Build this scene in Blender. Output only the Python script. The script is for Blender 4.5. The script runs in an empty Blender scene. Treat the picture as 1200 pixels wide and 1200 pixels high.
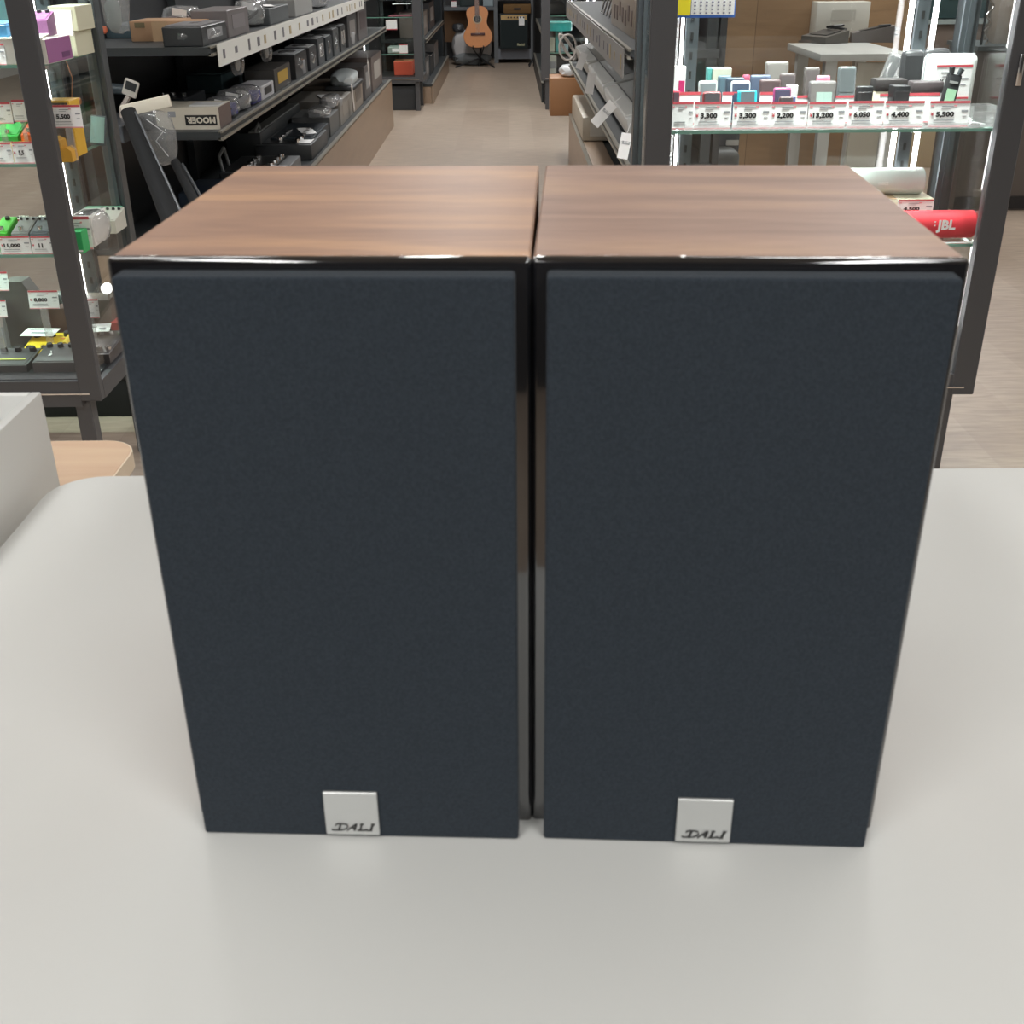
import bpy, bmesh, math, random
from mathutils import Vector, Matrix, Euler

random.seed(7)
R = math.radians
S = bpy.context.scene
COL = S.collection

# ------------------------------------------------------------------ camera
FPX, PITCH, ROLL, CAMH = 1312.75, R(26.6405), R(-.5245), 1.2
cam_d = bpy.data.cameras.new('camera')
cam = bpy.data.objects.new('camera', cam_d)
COL.objects.link(cam)
cam_d.sensor_fit = 'HORIZONTAL'
cam_d.sensor_width = 36
cam_d.lens = FPX / 1200 * 36
cam_d.clip_start = .02
cam_d.clip_end = 60
cam.matrix_world = (Matrix.Translation((0, 0, CAMH)) @ Matrix.Rotation(math.pi / 2 - PITCH, 4, 'X')
                    @ Matrix.Rotation(-ROLL * -1, 4, 'Z'))
S.camera = cam
cam_d.dof.use_dof = True
cam_d.dof.focus_distance = 3.2
cam_d.dof.aperture_fstop = 34

# ------------------------------------------------------------------ world, light, exposure
W = bpy.data.worlds.new('shop_air')
S.world = W
W.use_nodes = True
W.node_tree.nodes['Background'].inputs[0].default_value = (.95, .98, 1, 1)
W.node_tree.nodes['Background'].inputs[1].default_value = .25
S.view_settings.view_transform = 'Standard'
S.view_settings.look = 'None'
S.view_settings.gamma = 1
S.view_settings.use_curve_mapping = False
S.view_settings.exposure = 0.0
S.cycles.transparent_max_bounces = 40
CEIL = 3.1
LAMPS = [(-1.3, -2.9), (1.2, -2.9), (-1.1, -1.1), (1.0, -1.1), (-1.1, 1.1), (1.0, 1.1), (-1.1, 3.4), (1.0, 3.4), (-.3, 6.2), (1.9, 6.2),
         (-.3, 9.0), (-.3, 12.2), (3.2, 2.2), (-3.2, 2.2), (-3.2, 5.4), (-3.2, 8.6), (3.6, 5.4), (3.6, 8.6)]
for lx, ly in LAMPS:
    ld = bpy.data.lights.new('ceiling_light_lamp', 'AREA')
    ld.shape = 'RECTANGLE'
    ld.size, ld.size_y = .3, 1.25
    ld.energy = 46 if ly < -2 else 33 if ly < 0 else 5 if abs(lx) < 2 and ly < 2 else 6 if ly < 3 else 12 if ly < 4 else 42
    ld.color = (1, .99, .975)
    lo = bpy.data.objects.new('ceiling_light_lamp', ld)
    lo.location = (lx, ly, CEIL - .075)
    COL.objects.link(lo)


# ------------------------------------------------------------------ measuring helpers
def P(px, py, y=None, z=None, x=None):
    a, b = (px - 600) / FPX, (py - 600) / FPX
    c, s = math.cos(ROLL), math.sin(ROLL)
    u, v = c * a + s * b, -s * a + c * b
    r = Vector((u, math.cos(PITCH) - v * math.sin(PITCH), -math.sin(PITCH) - v * math.cos(PITCH)))
    t = y / r.y if y is not None else (z - CAMH) / r.z if z is not None else x / r.x
    return Vector((r.x * t, r.y * t, CAMH + r.z * t))


# ------------------------------------------------------------------ materials
MATS = {}


def mat(name, col, rough=.5, metal=0, spec=.5, noise=0, nscale=30, stretch=(1, 1, 1), bump=0, coat=0, ior=1.5,
        emit=0, col2=None, sheen=0):
    if name in MATS:
        return MATS[name]
    m = bpy.data.materials.new(name)
    m.use_nodes = True
    nt = m.node_tree
    b = nt.nodes['Principled BSDF']
    b.inputs['Base Color'].default_value = (*col, 1)
    b.inputs['Roughness'].default_value = rough
    b.inputs['Metallic'].default_value = metal
    b.inputs['Specular IOR Level'].default_value = spec
    b.inputs['IOR'].default_value = ior
    b.inputs['Coat Weight'].default_value = coat
    b.inputs['Coat Roughness'].default_value = .03
    b.inputs['Sheen Weight'].default_value = sheen
    if emit:
        b.inputs['Emission Color'].default_value = (*col, 1)
        b.inputs['Emission Strength'].default_value = emit
    if noise or col2 or bump:
        tc = nt.nodes.new('ShaderNodeTexCoord')
        mp = nt.nodes.new('ShaderNodeMapping')
        mp.inputs['Scale'].default_value = stretch
        nz = nt.nodes.new('ShaderNodeTexNoise')
        nz.inputs['Scale'].default_value = nscale
        nz.inputs['Detail'].default_value = 5
        nt.links.new(tc.outputs['Object'], mp.inputs[0])
        nt.links.new(mp.outputs[0], nz.inputs[0])
        if noise or col2:
            cr = nt.nodes.new('ShaderNodeValToRGB')
            c2 = col2 or tuple(min(1, c * (1 + noise)) for c in col)
            c1 = col if col2 else tuple(c * (1 - noise) for c in col)
            cr.color_ramp.elements[0].position = .33
            cr.color_ramp.elements[1].position = .68
            cr.color_ramp.elements[0].color = (*c1, 1)
            cr.color_ramp.elements[1].color = (*c2, 1)
            nt.links.new(nz.outputs[0], cr.inputs[0])
            nt.links.new(cr.outputs[0], b.inputs['Base Color'])
        if bump:
            bp = nt.nodes.new('ShaderNodeBump')
            bp.inputs['Strength'].default_value = bump
            bp.inputs['Distance'].default_value = .002
            nt.links.new(nz.outputs[0], bp.inputs['Height'])
            nt.links.new(bp.outputs[0], b.inputs['Normal'])
    MATS[name] = m
    return m


def glass_mat(name, tint, refl=1.0, rough=.0, film=0):
    if name in MATS:
        return MATS[name]
    m = bpy.data.materials.new(name)
    m.use_nodes = True
    nt = m.node_tree
    nt.nodes.remove(nt.nodes['Principled BSDF'])
    out = nt.nodes['Material Output']
    tr = nt.nodes.new('ShaderNodeBsdfTransparent')
    tr.inputs[0].default_value = (*tint, 1)
    gl = nt.nodes.new('ShaderNodeBsdfGlossy')
    gl.inputs['Roughness'].default_value = rough
    fr = nt.nodes.new('ShaderNodeFresnel')
    ge = nt.nodes.new('ShaderNodeNewGeometry')          # same reflectance on both faces of a pane
    mr = nt.nodes.new('ShaderNodeMapRange')
    mr.inputs['To Min'].default_value = 1.45
    mr.inputs['To Max'].default_value = 1 / 1.45
    nt.links.new(ge.outputs['Backfacing'], mr.inputs['Value'])
    nt.links.new(mr.outputs[0], fr.inputs['IOR'])
    mu = nt.nodes.new('ShaderNodeMath')
    mu.operation = 'MULTIPLY'
    mu.inputs[1].default_value = refl * .85
    mx = nt.nodes.new('ShaderNodeMixShader')
    nt.links.new(fr.outputs[0], mu.inputs[0])
    nt.links.new(mu.outputs[0], mx.inputs[0])
    nt.links.new(tr.outputs[0], mx.inputs[1])
    nt.links.new(gl.outputs[0], mx.inputs[2])
    if film:                                            # thin milky plastic film
        df = nt.nodes.new('ShaderNodeBsdfTranslucent')
        d2 = nt.nodes.new('ShaderNodeBsdfDiffuse')
        df.inputs[0].default_value = (.8, .8, .8, 1)
        d2.inputs[0].default_value = (.75, .76, .77, 1)
        m3 = nt.nodes.new('ShaderNodeMixShader')
        nt.links.new(df.outputs[0], m3.inputs[1])
        nt.links.new(d2.outputs[0], m3.inputs[2])
        m2 = nt.nodes.new('ShaderNodeMixShader')
        m2.inputs[0].default_value = film
        nt.links.new(mx.outputs[0], m2.inputs[1])
        nt.links.new(m3.outputs[0], m2.inputs[2])
        nt.links.new(m2.outputs[0], out.inputs[0])
    else:
        nt.links.new(mx.outputs[0], out.inputs[0])
    MATS[name] = m
    return m


def srgb(r, g, b):
    return tuple(((c / 255 + .055) / 1.055) ** 2.4 if c > 10 else c / 255 / 12.92 for c in (r, g, b))


_cc = {}


def plastic(r, g, b, rough=.45, **k):                  # a plain coloured plastic, card or paint
    n = 'paint_%d_%d_%d_%d' % (r, g, b, int(rough * 100))
    return mat(n, srgb(r, g, b), rough, **k)


def plank_mat(name, c1, c2, gap, pw, pl, rough, nst, rot=0, grain=.25):
    m = bpy.data.materials.new(name)
    m.use_nodes = True
    nt = m.node_tree
    b = nt.nodes['Principled BSDF']
    b.inputs['Roughness'].default_value = rough
    tc = nt.nodes.new('ShaderNodeTexCoord')
    mp = nt.nodes.new('ShaderNodeMapping')
    mp.inputs['Rotation'].default_value = (0, 0, rot)
    br = nt.nodes.new('ShaderNodeTexBrick')
    br.inputs['Scale'].default_value = 1
    br.inputs['Brick Width'].default_value = pl
    br.inputs['Row Height'].default_value = pw
    br.inputs['Mortar Size'].default_value = .0018
    br.inputs['Color1'].default_value = (*c1, 1)
    br.inputs['Color2'].default_value = (*c2, 1)
    br.inputs['Mortar'].default_value = (*gap, 1)
    m2 = nt.nodes.new('ShaderNodeMapping')
    m2.inputs['Rotation'].default_value = (0, 0, rot)
    m2.inputs['Scale'].default_value = nst
    nz = nt.nodes.new('ShaderNodeTexNoise')
    nz.inputs['Scale'].default_value = 4
    nz.inputs['Detail'].default_value = 8
    nz.inputs['Distortion'].default_value = .6
    mx = nt.nodes.new('ShaderNodeMix')
    mx.data_type = 'RGBA'
    mx.blend_type = 'OVERLAY'
    mx.inputs[0].default_value = grain * 2
    nt.links.new(tc.outputs['Object'], mp.inputs[0])
    nt.links.new(tc.outputs['Object'], m2.inputs[0])
    nt.links.new(mp.outputs[0], br.inputs[0])
    nt.links.new(m2.outputs[0], nz.inputs[0])
    nt.links.new(br.outputs[0], mx.inputs[6])
    nt.links.new(nz.outputs[0], mx.inputs[7])
    nt.links.new(mx.outputs[2], b.inputs['Base Color'])
    MATS[name] = m
    return m


def veneer_mat(name, seed, c1, c2, c3):
    m = bpy.data.materials.new(name)
    m.use_nodes = True
    nt = m.node_tree
    b = nt.nodes['Principled BSDF']
    b.inputs['Roughness'].default_value = .48
    b.inputs['Specular IOR Level'].default_value = .4
    tc = nt.nodes.new('ShaderNodeTexCoord')
    def nz(scale, st, det, dist):
        mp = nt.nodes.new('ShaderNodeMapping')
        mp.inputs['Scale'].default_value = st
        mp.inputs['Location'].default_value = (seed, seed * 2.3, 0)
        n = nt.nodes.new('ShaderNodeTexNoise')
        n.inputs['Scale'].default_value = scale
        n.inputs['Detail'].default_value = det
        n.inputs['Distortion'].default_value = dist
        nt.links.new(tc.outputs['Object'], mp.inputs[0])
        nt.links.new(mp.outputs[0], n.inputs[0])
        return n
    a = nz(5, (1, 7, 7), 4, .8)
    f = nz(40, (1, 22, 22), 6, .2)
    cr = nt.nodes.new('ShaderNodeValToRGB')
    cr.color_ramp.elements[0].position = .3
    cr.color_ramp.elements[0].color = (*c1, 1)
    cr.color_ramp.elements[1].position = .72
    cr.color_ramp.elements[1].color = (*c3, 1)
    e = cr.color_ramp.elements.new(.52)
    e.color = (*c2, 1)
    nt.links.new(a.outputs[0], cr.inputs[0])
    mx = nt.nodes.new('ShaderNodeMix')
    mx.data_type = 'RGBA'
    mx.blend_type = 'OVERLAY'
    mx.inputs[0].default_value = .38
    nt.links.new(cr.outputs[0], mx.inputs[6])
    nt.links.new(f.outputs[0], mx.inputs[7])
    nt.links.new(mx.outputs[2], b.inputs['Base Color'])
    MATS[name] = m
    return m


M_white = mat('white_laminate', srgb(200, 201, 198), .36, noise=.012, nscale=3)
M_greypanel = mat('grey_white_panel', srgb(212, 213, 210), .4)
M_walnut = veneer_mat('walnut_veneer', 0, srgb(132, 98, 80), srgb(158, 120, 94), srgb(180, 138, 102))
M_walnut2 = veneer_mat('walnut_veneer_second', 5.3, srgb(128, 100, 86), srgb(152, 120, 102), srgb(170, 136, 108))
M_gloss = mat('gloss_black_lacquer', (.006, .006, .007), .06, ior=1.9, coat=.5)
M_grille = mat('grille_cloth', srgb(44, 51, 58), .95, spec=.2, noise=.16, nscale=900, bump=.3, sheen=.05)
M_silver = mat('brushed_silver', (.62, .63, .62), .38, metal=.7)
M_ink = mat('black_ink', (.015, .015, .015), .5)
M_frame = mat('bronze_grey_frame', srgb(84, 85, 88), .38, metal=.3)
M_frame2 = mat('dark_aluminium', srgb(96, 102, 106), .32, metal=.6)
M_black = mat('satin_black', srgb(34, 35, 37), .45)
M_deck = mat('black_steel_shelf', srgb(46, 50, 52), .5)
M_lip = mat('grey_steel_lip', srgb(150, 146, 136), .35, metal=.5)
M_taupe = mat('taupe_wood_panel', srgb(150, 128, 108), .35, noise=.06, nscale=3, stretch=(1, 1, 8))
M_oak = plank_mat('oak_top', srgb(214, 182, 150), srgb(206, 172, 140), srgb(200, 168, 138), .6, 3, .45, (1, 14, 14), 0, .12)
M_oakside = mat('oak_side', srgb(186, 146, 112), .5, noise=.05, nscale=6, stretch=(8, 8, 1))
M_oakedge = mat('oak_edge', srgb(232, 214, 190), .5)
M_floor = plank_mat('floor_planks', srgb(164, 149, 134), srgb(154, 138, 123), srgb(156, 140, 127), .18, 1.2, .38, (2.2, 13, 1), math.pi / 2, .2)
M_tan = plank_mat('tan_boards', srgb(178, 146, 112), srgb(170, 138, 106), srgb(130, 104, 80), .5, .5, .4, (1, 1, 9), 0, .12)
M_wall = mat('white_wall_paint', srgb(205, 203, 198), .8)
M_dark = mat('charcoal_wall_paint', srgb(60, 60, 62), .8)
M_glass = glass_mat('clear_glass', (.975, .985, .98))
M_shelfglass = glass_mat('green_tinted_shelf_glass', (.93, .97, .95))
M_glassedge = mat('green_glass_edge', srgb(120, 165, 150), .1)
M_film = glass_mat('plastic_bag_film', (.95, .95, .95), 2.2, .12, .2)
M_led = mat('led_diffuser', (1, .99, 1), .4, emit=20)
M_paper = mat('white_card', srgb(244, 244, 244), .6)
M_red = mat('red_print', srgb(196, 78, 88), .6)
M_pink = mat('pink_print', srgb(226, 150, 156), .6)
M_grey = mat('grey_print', srgb(150, 152, 156), .6)
M_card = mat('brown_cardboard', srgb(176, 140, 108), .8, noise=.05, nscale=12)
M_tape = mat('packing_tape', srgb(196, 164, 130), .25)
M_chrome = mat('chrome', (.8, .8, .8), .15, metal=1)


# ------------------------------------------------------------------ mesh builder
class MB:
    def __init__(s):
        s.bm = bmesh.new()

    def _xf(s, vs, c, rot):
        m = Matrix.Translation(c) @ (Euler(rot).to_matrix().to_4x4() if rot else Matrix())
        bmesh.ops.transform(s.bm, matrix=m, verts=vs)

    def box(s, c, d, rot=None, bev=0, seg=2):
        r = bmesh.ops.create_cube(s.bm, size=1)
        vs = r['verts']
        bmesh.ops.scale(s.bm, vec=d, verts=vs)
        if bev:
            es = list({e for v in vs for e in v.link_edges})
            g = bmesh.ops.bevel(s.bm, geom=es, offset=min(bev, min(d) * .49), segments=seg, profile=.5, affect='EDGES')
            vs = list({v for f in g['faces'] for v in f.verts} | {v for v in vs if v.is_valid})
        s._xf(vs, c, rot)
        return s

    def cyl(s, p0, p1, r, n=16, r2=None, caps=True):
        p0, p1 = Vector(p0), Vector(p1)
        d = p1 - p0
        g = bmesh.ops.create_cone(s.bm, cap_ends=caps, segments=n, radius1=r, radius2=r if r2 is None else r2, depth=d.length)
        q = d.to_track_quat('Z', 'Y').to_matrix().to_4x4()
        bmesh.ops.transform(s.bm, matrix=Matrix.Translation((p0 + p1) / 2) @ q, verts=g['verts'])
        return s

    def tube(s, pts, r, n=6):
        for a, b in zip(pts, pts[1:]):
            s.cyl(a, b, r, n)
            g = bmesh.ops.create_icosphere(s.bm, subdivisions=1, radius=r)
            bmesh.ops.translate(s.bm, vec=b, verts=g['verts'])
        return s

    def prism(s, pts, o, ex, ey, th):
        """polygon pts in plane (ex, ey) at o, extruded along th"""
        o, ex, ey, th = map(Vector, (o, ex, ey, th))
        a = [s.bm.verts.new(o + ex * p[0] + ey * p[1]) for p in pts]
        b = [s.bm.verts.new(v.co + th) for v in a]
        n = len(a)
        fs = [s.bm.faces.new(a), s.bm.faces.new(b[::-1])]
        for i in range(n):
            fs.append(s.bm.faces.new((a[i], b[i], b[(i + 1) % n], a[(i + 1) % n])))
        bmesh.ops.recalc_face_normals(s.bm, faces=fs)
        return s

    def blob(s, c, d, amp=.15, sub=3, seed=0, freq=3, rot=None):
        g = bmesh.ops.create_icosphere(s.bm, subdivisions=sub, radius=.5)
        rnd = random.Random(seed)
        w = [(Vector((rnd.uniform(-1, 1), rnd.uniform(-1, 1), rnd.uniform(-1, 1))).normalized() * rnd.uniform(freq, freq * 3), rnd.uniform(0, 6)) for _ in range(7)]
        for v in g['verts']:
            n = v.co.normalized()
            k = sum(abs(math.sin(q.dot(n) + p)) for q, p in w) / len(w) - .6
            # box-ish profile so that a bag stands on its base
            m = max(abs(n.x), abs(n.y), abs(n.z))
            v.co = v.co * (.55 + .45 / m * .8) * (1 + amp * k * 2)
        bmesh.ops.scale(s.bm, vec=d, verts=g['verts'])
        s._xf(g['verts'], c, rot)
        return s

    def add_mesh(s, me, matrix):
        b = bmesh.new()
        b.from_mesh(me)
        bmesh.ops.transform(b, matrix=matrix, verts=b.verts)
        t = bpy.data.meshes.new('t')
        b.to_mesh(t)
        b.free()
        s.bm.from_mesh(t)
        bpy.data.meshes.remove(t)
        return s

    def build(s, name, m, parent=None, loc=None, smooth=True):
        me = bpy.data.meshes.new(name)
        s.bm.to_mesh(me)
        s.bm.free()
        me.materials.append(m)
        if smooth and len(me.polygons) < 60000:
            for p in me.polygons:
                p.use_smooth = True
            me.set_sharp_from_angle(angle=R(35))
        o = bpy.data.objects.new(name, me)
        COL.objects.link(o)
        if parent:
            o.parent = parent
        if loc:
            o.location = loc
        return o


def tag(o, label, cat, group=None, kind=None):
    o['label'] = label
    o['category'] = cat
    if group:
        o['group'] = group
    if kind:
        o['kind'] = kind
    return o


def thing(name, label, cat, loc=(0, 0, 0), rz=0, group=None):
    o = bpy.data.objects.new(name, None)
    o.empty_display_size = .05
    COL.objects.link(o)
    o.location = loc
    o.rotation_euler = (0, 0, rz)
    return tag(o, label, cat, group)


def struct(name, mb, m):
    o = mb.build(name, m)
    o['kind'] = 'structure'
    return o


_txt = {}


def text_mesh(body, bold=0):
    k = (body, bold)
    if k not in _txt:
        cu = bpy.data.curves.new('t', 'FONT')
        cu.body = body
        cu.size = 1
        cu.align_x = 'CENTER'
        cu.align_y = 'CENTER'
        cu.resolution_u = 2
        cu.offset = bold
        cu.extrude = .01
        o = bpy.data.objects.new('t', cu)
        COL.objects.link(o)
        dg = bpy.context.evaluated_depsgraph_get()
        dg.update()
        _txt[k] = bpy.data.meshes.new_from_object(o.evaluated_get(dg))
        bpy.data.objects.remove(o)
        bpy.data.curves.remove(cu)
    return _txt[k]


def lettering(mb, body, c, height, width=None, rot=(math.pi / 2, 0, 0), bold=.02, flip=0):
    """text centred on c, fitted to height (and width); the default stands up and faces -Y"""
    me = text_mesh(body, bold)
    xs = [v.co.x for v in me.vertices]
    ys = [v.co.y for v in me.vertices]
    zs = max(abs(v.co.z) for v in me.vertices)
    sy = height / (max(ys) - min(ys))
    sx = width / (max(xs) - min(xs)) if width else sy
    m = (Matrix.Translation(c) @ Euler(rot).to_matrix().to_4x4() @ Matrix.Rotation(flip, 4, 'Z')
         @ Matrix.Diagonal((sx, sy, .0004 / zs, 1)) @ Matrix.Translation((-(max(xs) + min(xs)) / 2, -(max(ys) + min(ys)) / 2, 0)))
    mb.add_mesh(me, m)
    return mb


# ================================================================== SETTING
fl = struct('floor', MB().box((0, 5.5, -.05), (11, 19, .1)), M_floor)
struct('ceiling', MB().box((0, 5.5, CEIL + .05), (11, 19, .1)), M_wall)
struct('wall_far', MB().box((0, 15.05, CEIL / 2), (11, .1, CEIL)), M_dark)
struct('wall_left', MB().box((-5.55, 5.5, CEIL / 2), (.1, 19, CEIL)), M_wall)
struct('wall_right', MB().box((5.55, 5.5, CEIL / 2), (.1, 19, CEIL)), M_wall)
struct('wall_back', MB().box((0, -4.05, CEIL / 2), (11, .1, CEIL)), M_dark)
for lx, ly in LAMPS:
    t = thing('ceiling_light', 'long white recessed ceiling light over the shop floor', 'ceiling light', (lx, ly, CEIL), 0, 'ceiling lights over the shop floor')
    MB().box((0, 0, -.03), (.36, 1.32, .06)).build('housing', M_wall, t)
    MB().box((0, 0, -.064), (.3, 1.25, .006)).build('diffuser', mat('lamp_diffuser', (1, 1, .98), .5, emit=1.5), t)

# ================================================================== FOREGROUND
T = .8553
# white counter table
t = thing('counter_table', 'large white laminate table with rounded corners under the two speakers', 'table', (0, 0, 0))
x0, x1, y0, y1 = -.333, 1.25, .16, .752
r = .035
pts = []
for cx, cy, a0 in ((x1 - r, y1 - r, 0), (x0 + r, y1 - r, 90), (x0 + r, y0 + r, 180), (x1 - r, y0 + r, 270)):
    for k in range(9):
        a = R(a0 + k * 90 / 8)
        pts.append((cx + r * math.cos(a), cy + r * math.sin(a)))
MB().prism(pts, (0, 0, T - .03), (1, 0, 0), (0, 1, 0), (0, 0, .03)).build('tabletop', M_white, t)
m = MB()
for yy in (y0 + .05, y1 - .05):
    m.box(((x0 + x1) / 2, yy, T - .065), (x1 - x0 - .12, .025, .07))
for xx in (x0 + .05, x1 - .05):
    m.box((xx, (y0 + y1) / 2, T - .065), (.025, y1 - y0 - .1, .07))
m.build('apron', M_greypanel, t)
for xx in (x0 + .05, x1 - .05):
    for yy in (y0 + .05, y1 - .05):
        MB().box((xx, yy, (T - .03) / 2), (.04, .04, T - .03), bev=.003).build('leg', M_greypanel, t)

# low oak cabinet behind the table's left end
zc = .8
t = thing('low_cabinet', 'light oak low cabinet with rounded top behind the white table', 'cabinet', (0, 0, 0))
p = P(155, 520, z=zc)
cx1, cy1 = p.x + .004, .951
cx0, cy0 = -1.0, .79
r = .03
pts = [(cx0, cy0), (cx1, cy0)] + [(cx1 - r + r * math.cos(R(k * 15)), cy1 - r + r * math.sin(R(k * 15))) for k in range(7)] + [(cx0, cy1)]
o = MB().prism(pts, (0, 0, zc - .018), (1, 0, 0), (0, 1, 0), (0, 0, .018)).build('top_board', M_oak, t)
ins = [(cx0, cy0), (cx1 + .0015, cy0)] + [(cx1 - r + (r + .0015) * math.cos(R(k * 15)), cy1 - r + (r + .0015) * math.sin(R(k * 15))) for k in range(7)] + [(cx0, cy1 + .0015)]
MB().prism(ins, (0, 0, zc - .016), (1, 0, 0), (0, 1, 0), (0, 0, .0155)).build('edge_band', M_oakedge, t)
MB().box(((cx0 + cx1 - .01) / 2, (cy0 + cy1) / 2, (zc - .018) / 2 + .02), (cx1 - .01 - cx0, cy1 - cy0 - .02, zc - .018 - .04)).build('body', M_oakside, t)
MB().box(((cx0 + cx1 - .03) / 2, (cy0 + cy1) / 2, .01), (cx1 - .06 - cx0, cy1 - cy0 - .05, .02)).build('plinth', M_black, t)

# open grey box standing on that cabinet and beside the table
t = thing('open_storage_box', 'pale grey open-topped box standing left of the white table', 'box', (0, 0, zc))
bx = -.346
p = P(48, 459, x=bx)
by, bz = p.y, p.z - zc
bw, bd, th = .5, .62, .0075
zb = 0
MB().box((bx - th / 2, by - bd / 2, bz / 2), (th, bd, bz), bev=.001).build('side_panel', M_greypanel, t)
MB().box((bx - bw + th / 2, by - bd / 2, bz / 2), (th, bd, bz), bev=.001).build('side_panel', M_greypanel, t)
MB().box((bx - bw / 2, by - th / 2, bz / 2), (bw - 2 * th, th, bz), bev=.001).build('back_panel', M_greypanel, t)
MB().box((bx - bw / 2, by - bd + th / 2, bz / 2), (bw - 2 * th, th, bz), bev=.001).build('front_panel', M_greypanel, t)
MB().box((bx - bw / 2, by - bd / 2, .004), (bw - 2 * th, bd - 2 * th, .008)).build('bottom_panel', M_greypanel, t)


# DALI lettering as brush strokes, unit height 1
def dali(mb, c, h):
    def stroke(pts, w0, w1=None):
        w1 = (w1 or w0) * 1.12
        w0 = w0 * 1.12
        n = len(pts)
        L, Rr = [], []
        for i, (x, y) in enumerate(pts):
            a = pts[max(i - 1, 0)]
            b = pts[min(i + 1, n - 1)]
            dx, dy = b[0] - a[0], b[1] - a[1]
            q = math.hypot(dx, dy)
            w = (w0 + (w1 - w0) * i / (n - 1)) / 2
            L.append((x - dy / q * w, y + dx / q * w))
            Rr.append((x + dy / q * w, y - dx / q * w))
        for i in range(n - 1):
            mb.prism([L[i], L[i + 1], Rr[i + 1], Rr[i]], c, (h, 0, 0), (0, 0, h), (0, -.0004, 0))
    sh = lambda pts: [(x + y * .35, y) for x, y in pts]
    stroke(sh([(-.35, .72), (-.3, .9), (-.1, 1.0), (.5, 1.0), (1.0, .9), (1.2, .6), (1.1, .3), (.8, .08), (.4, .02), (-.4, .02), (-.62, .12)]), .1, .09)
    stroke(sh([(.25, .98), (.25, .04)]), .22)
    stroke(sh([(1.3, -.06), (1.55, .35), (2.05, 1.0)]), .09, .1)
    stroke(sh([(2.1, 1.0), (2.15, .02)]), .24)
    stroke(sh([(1.6, .42), (2.1, .42)]), .1)
    stroke(sh([(2.75, 1.0), (2.85, .05)]), .22)
    stroke(sh([(2.55, 1.0), (3.0, 1.0)]), .08)
    stroke(sh([(2.5, .04), (3.3, .04), (3.6, .2)]), .11)
    stroke(sh([(4.1, 1.0), (4.1, .05)]), .24)
    stroke(sh([(3.9, 1.0), (4.35, 1.0)]), .08)
    stroke(sh([(3.5, .12), (3.8, .02), (4.3, .04)]), .1)
    return mb


SW, SD, SH = .1471, .1876, .25
for i, (sx, sy, rz, wn, lab, bpx) in enumerate((
        (-.0665, .3846, -2.4059, M_walnut, 'left speaker of the pair, walnut cabinet with black cloth grille', (415, 952)),
        (.0815, .3783, -3.1108, M_walnut2, 'right speaker of the pair, walnut cabinet with black cloth grille', (828, 960)))):
    t = thing('bookshelf_speaker', lab, 'speaker', (sx, sy, T), R(rz), 'pair of bookshelf speakers on the table')
    bt = .0045
    MB().box((0, bt + (SD - bt) / 2, SH / 2), (SW, SD - bt, SH), bev=.0008, seg=1).build('cabinet', wn, t)
    MB().box((0, bt / 2 + .0005, SH / 2), (SW + .0012, bt + .001, SH + .0006), bev=.002, seg=4).build('front_baffle', M_gloss, t)
    gw, gh, gt = SW - .0098, SH - .0036, .0108
    m = MB()
    m.box((0, -gt / 2 - .001, SH / 2 - .0015), (gw, gt, gh), bev=.0013, seg=4)
    g = m.build('grille', M_grille, t)
    # badge at the foot of the grille, turned slightly as in the picture
    b = P(*bpx, y=sy - .012)
    lx = (b.x - sx) / math.cos(R(rz)) - .0005
    m = MB().box((lx, -gt - .0018, .0142), (.0232, .0016, .0232), bev=.0003, seg=1)
    bd_ = m.build('badge', M_silver, t)
    dali(MB(), (lx - .0070, -gt - .0027, .0053), .0036).build('lettering', M_ink, bd_)
    m = MB()
    for q in (-1, 1):
        m.cyl((q * .012, SD, .07), (q * .012, SD + .016, .07), .006, 12)
    m.build('terminals', M_chrome, t)

# ================================================================== PRICE TAGS


FLOORS = []


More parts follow.
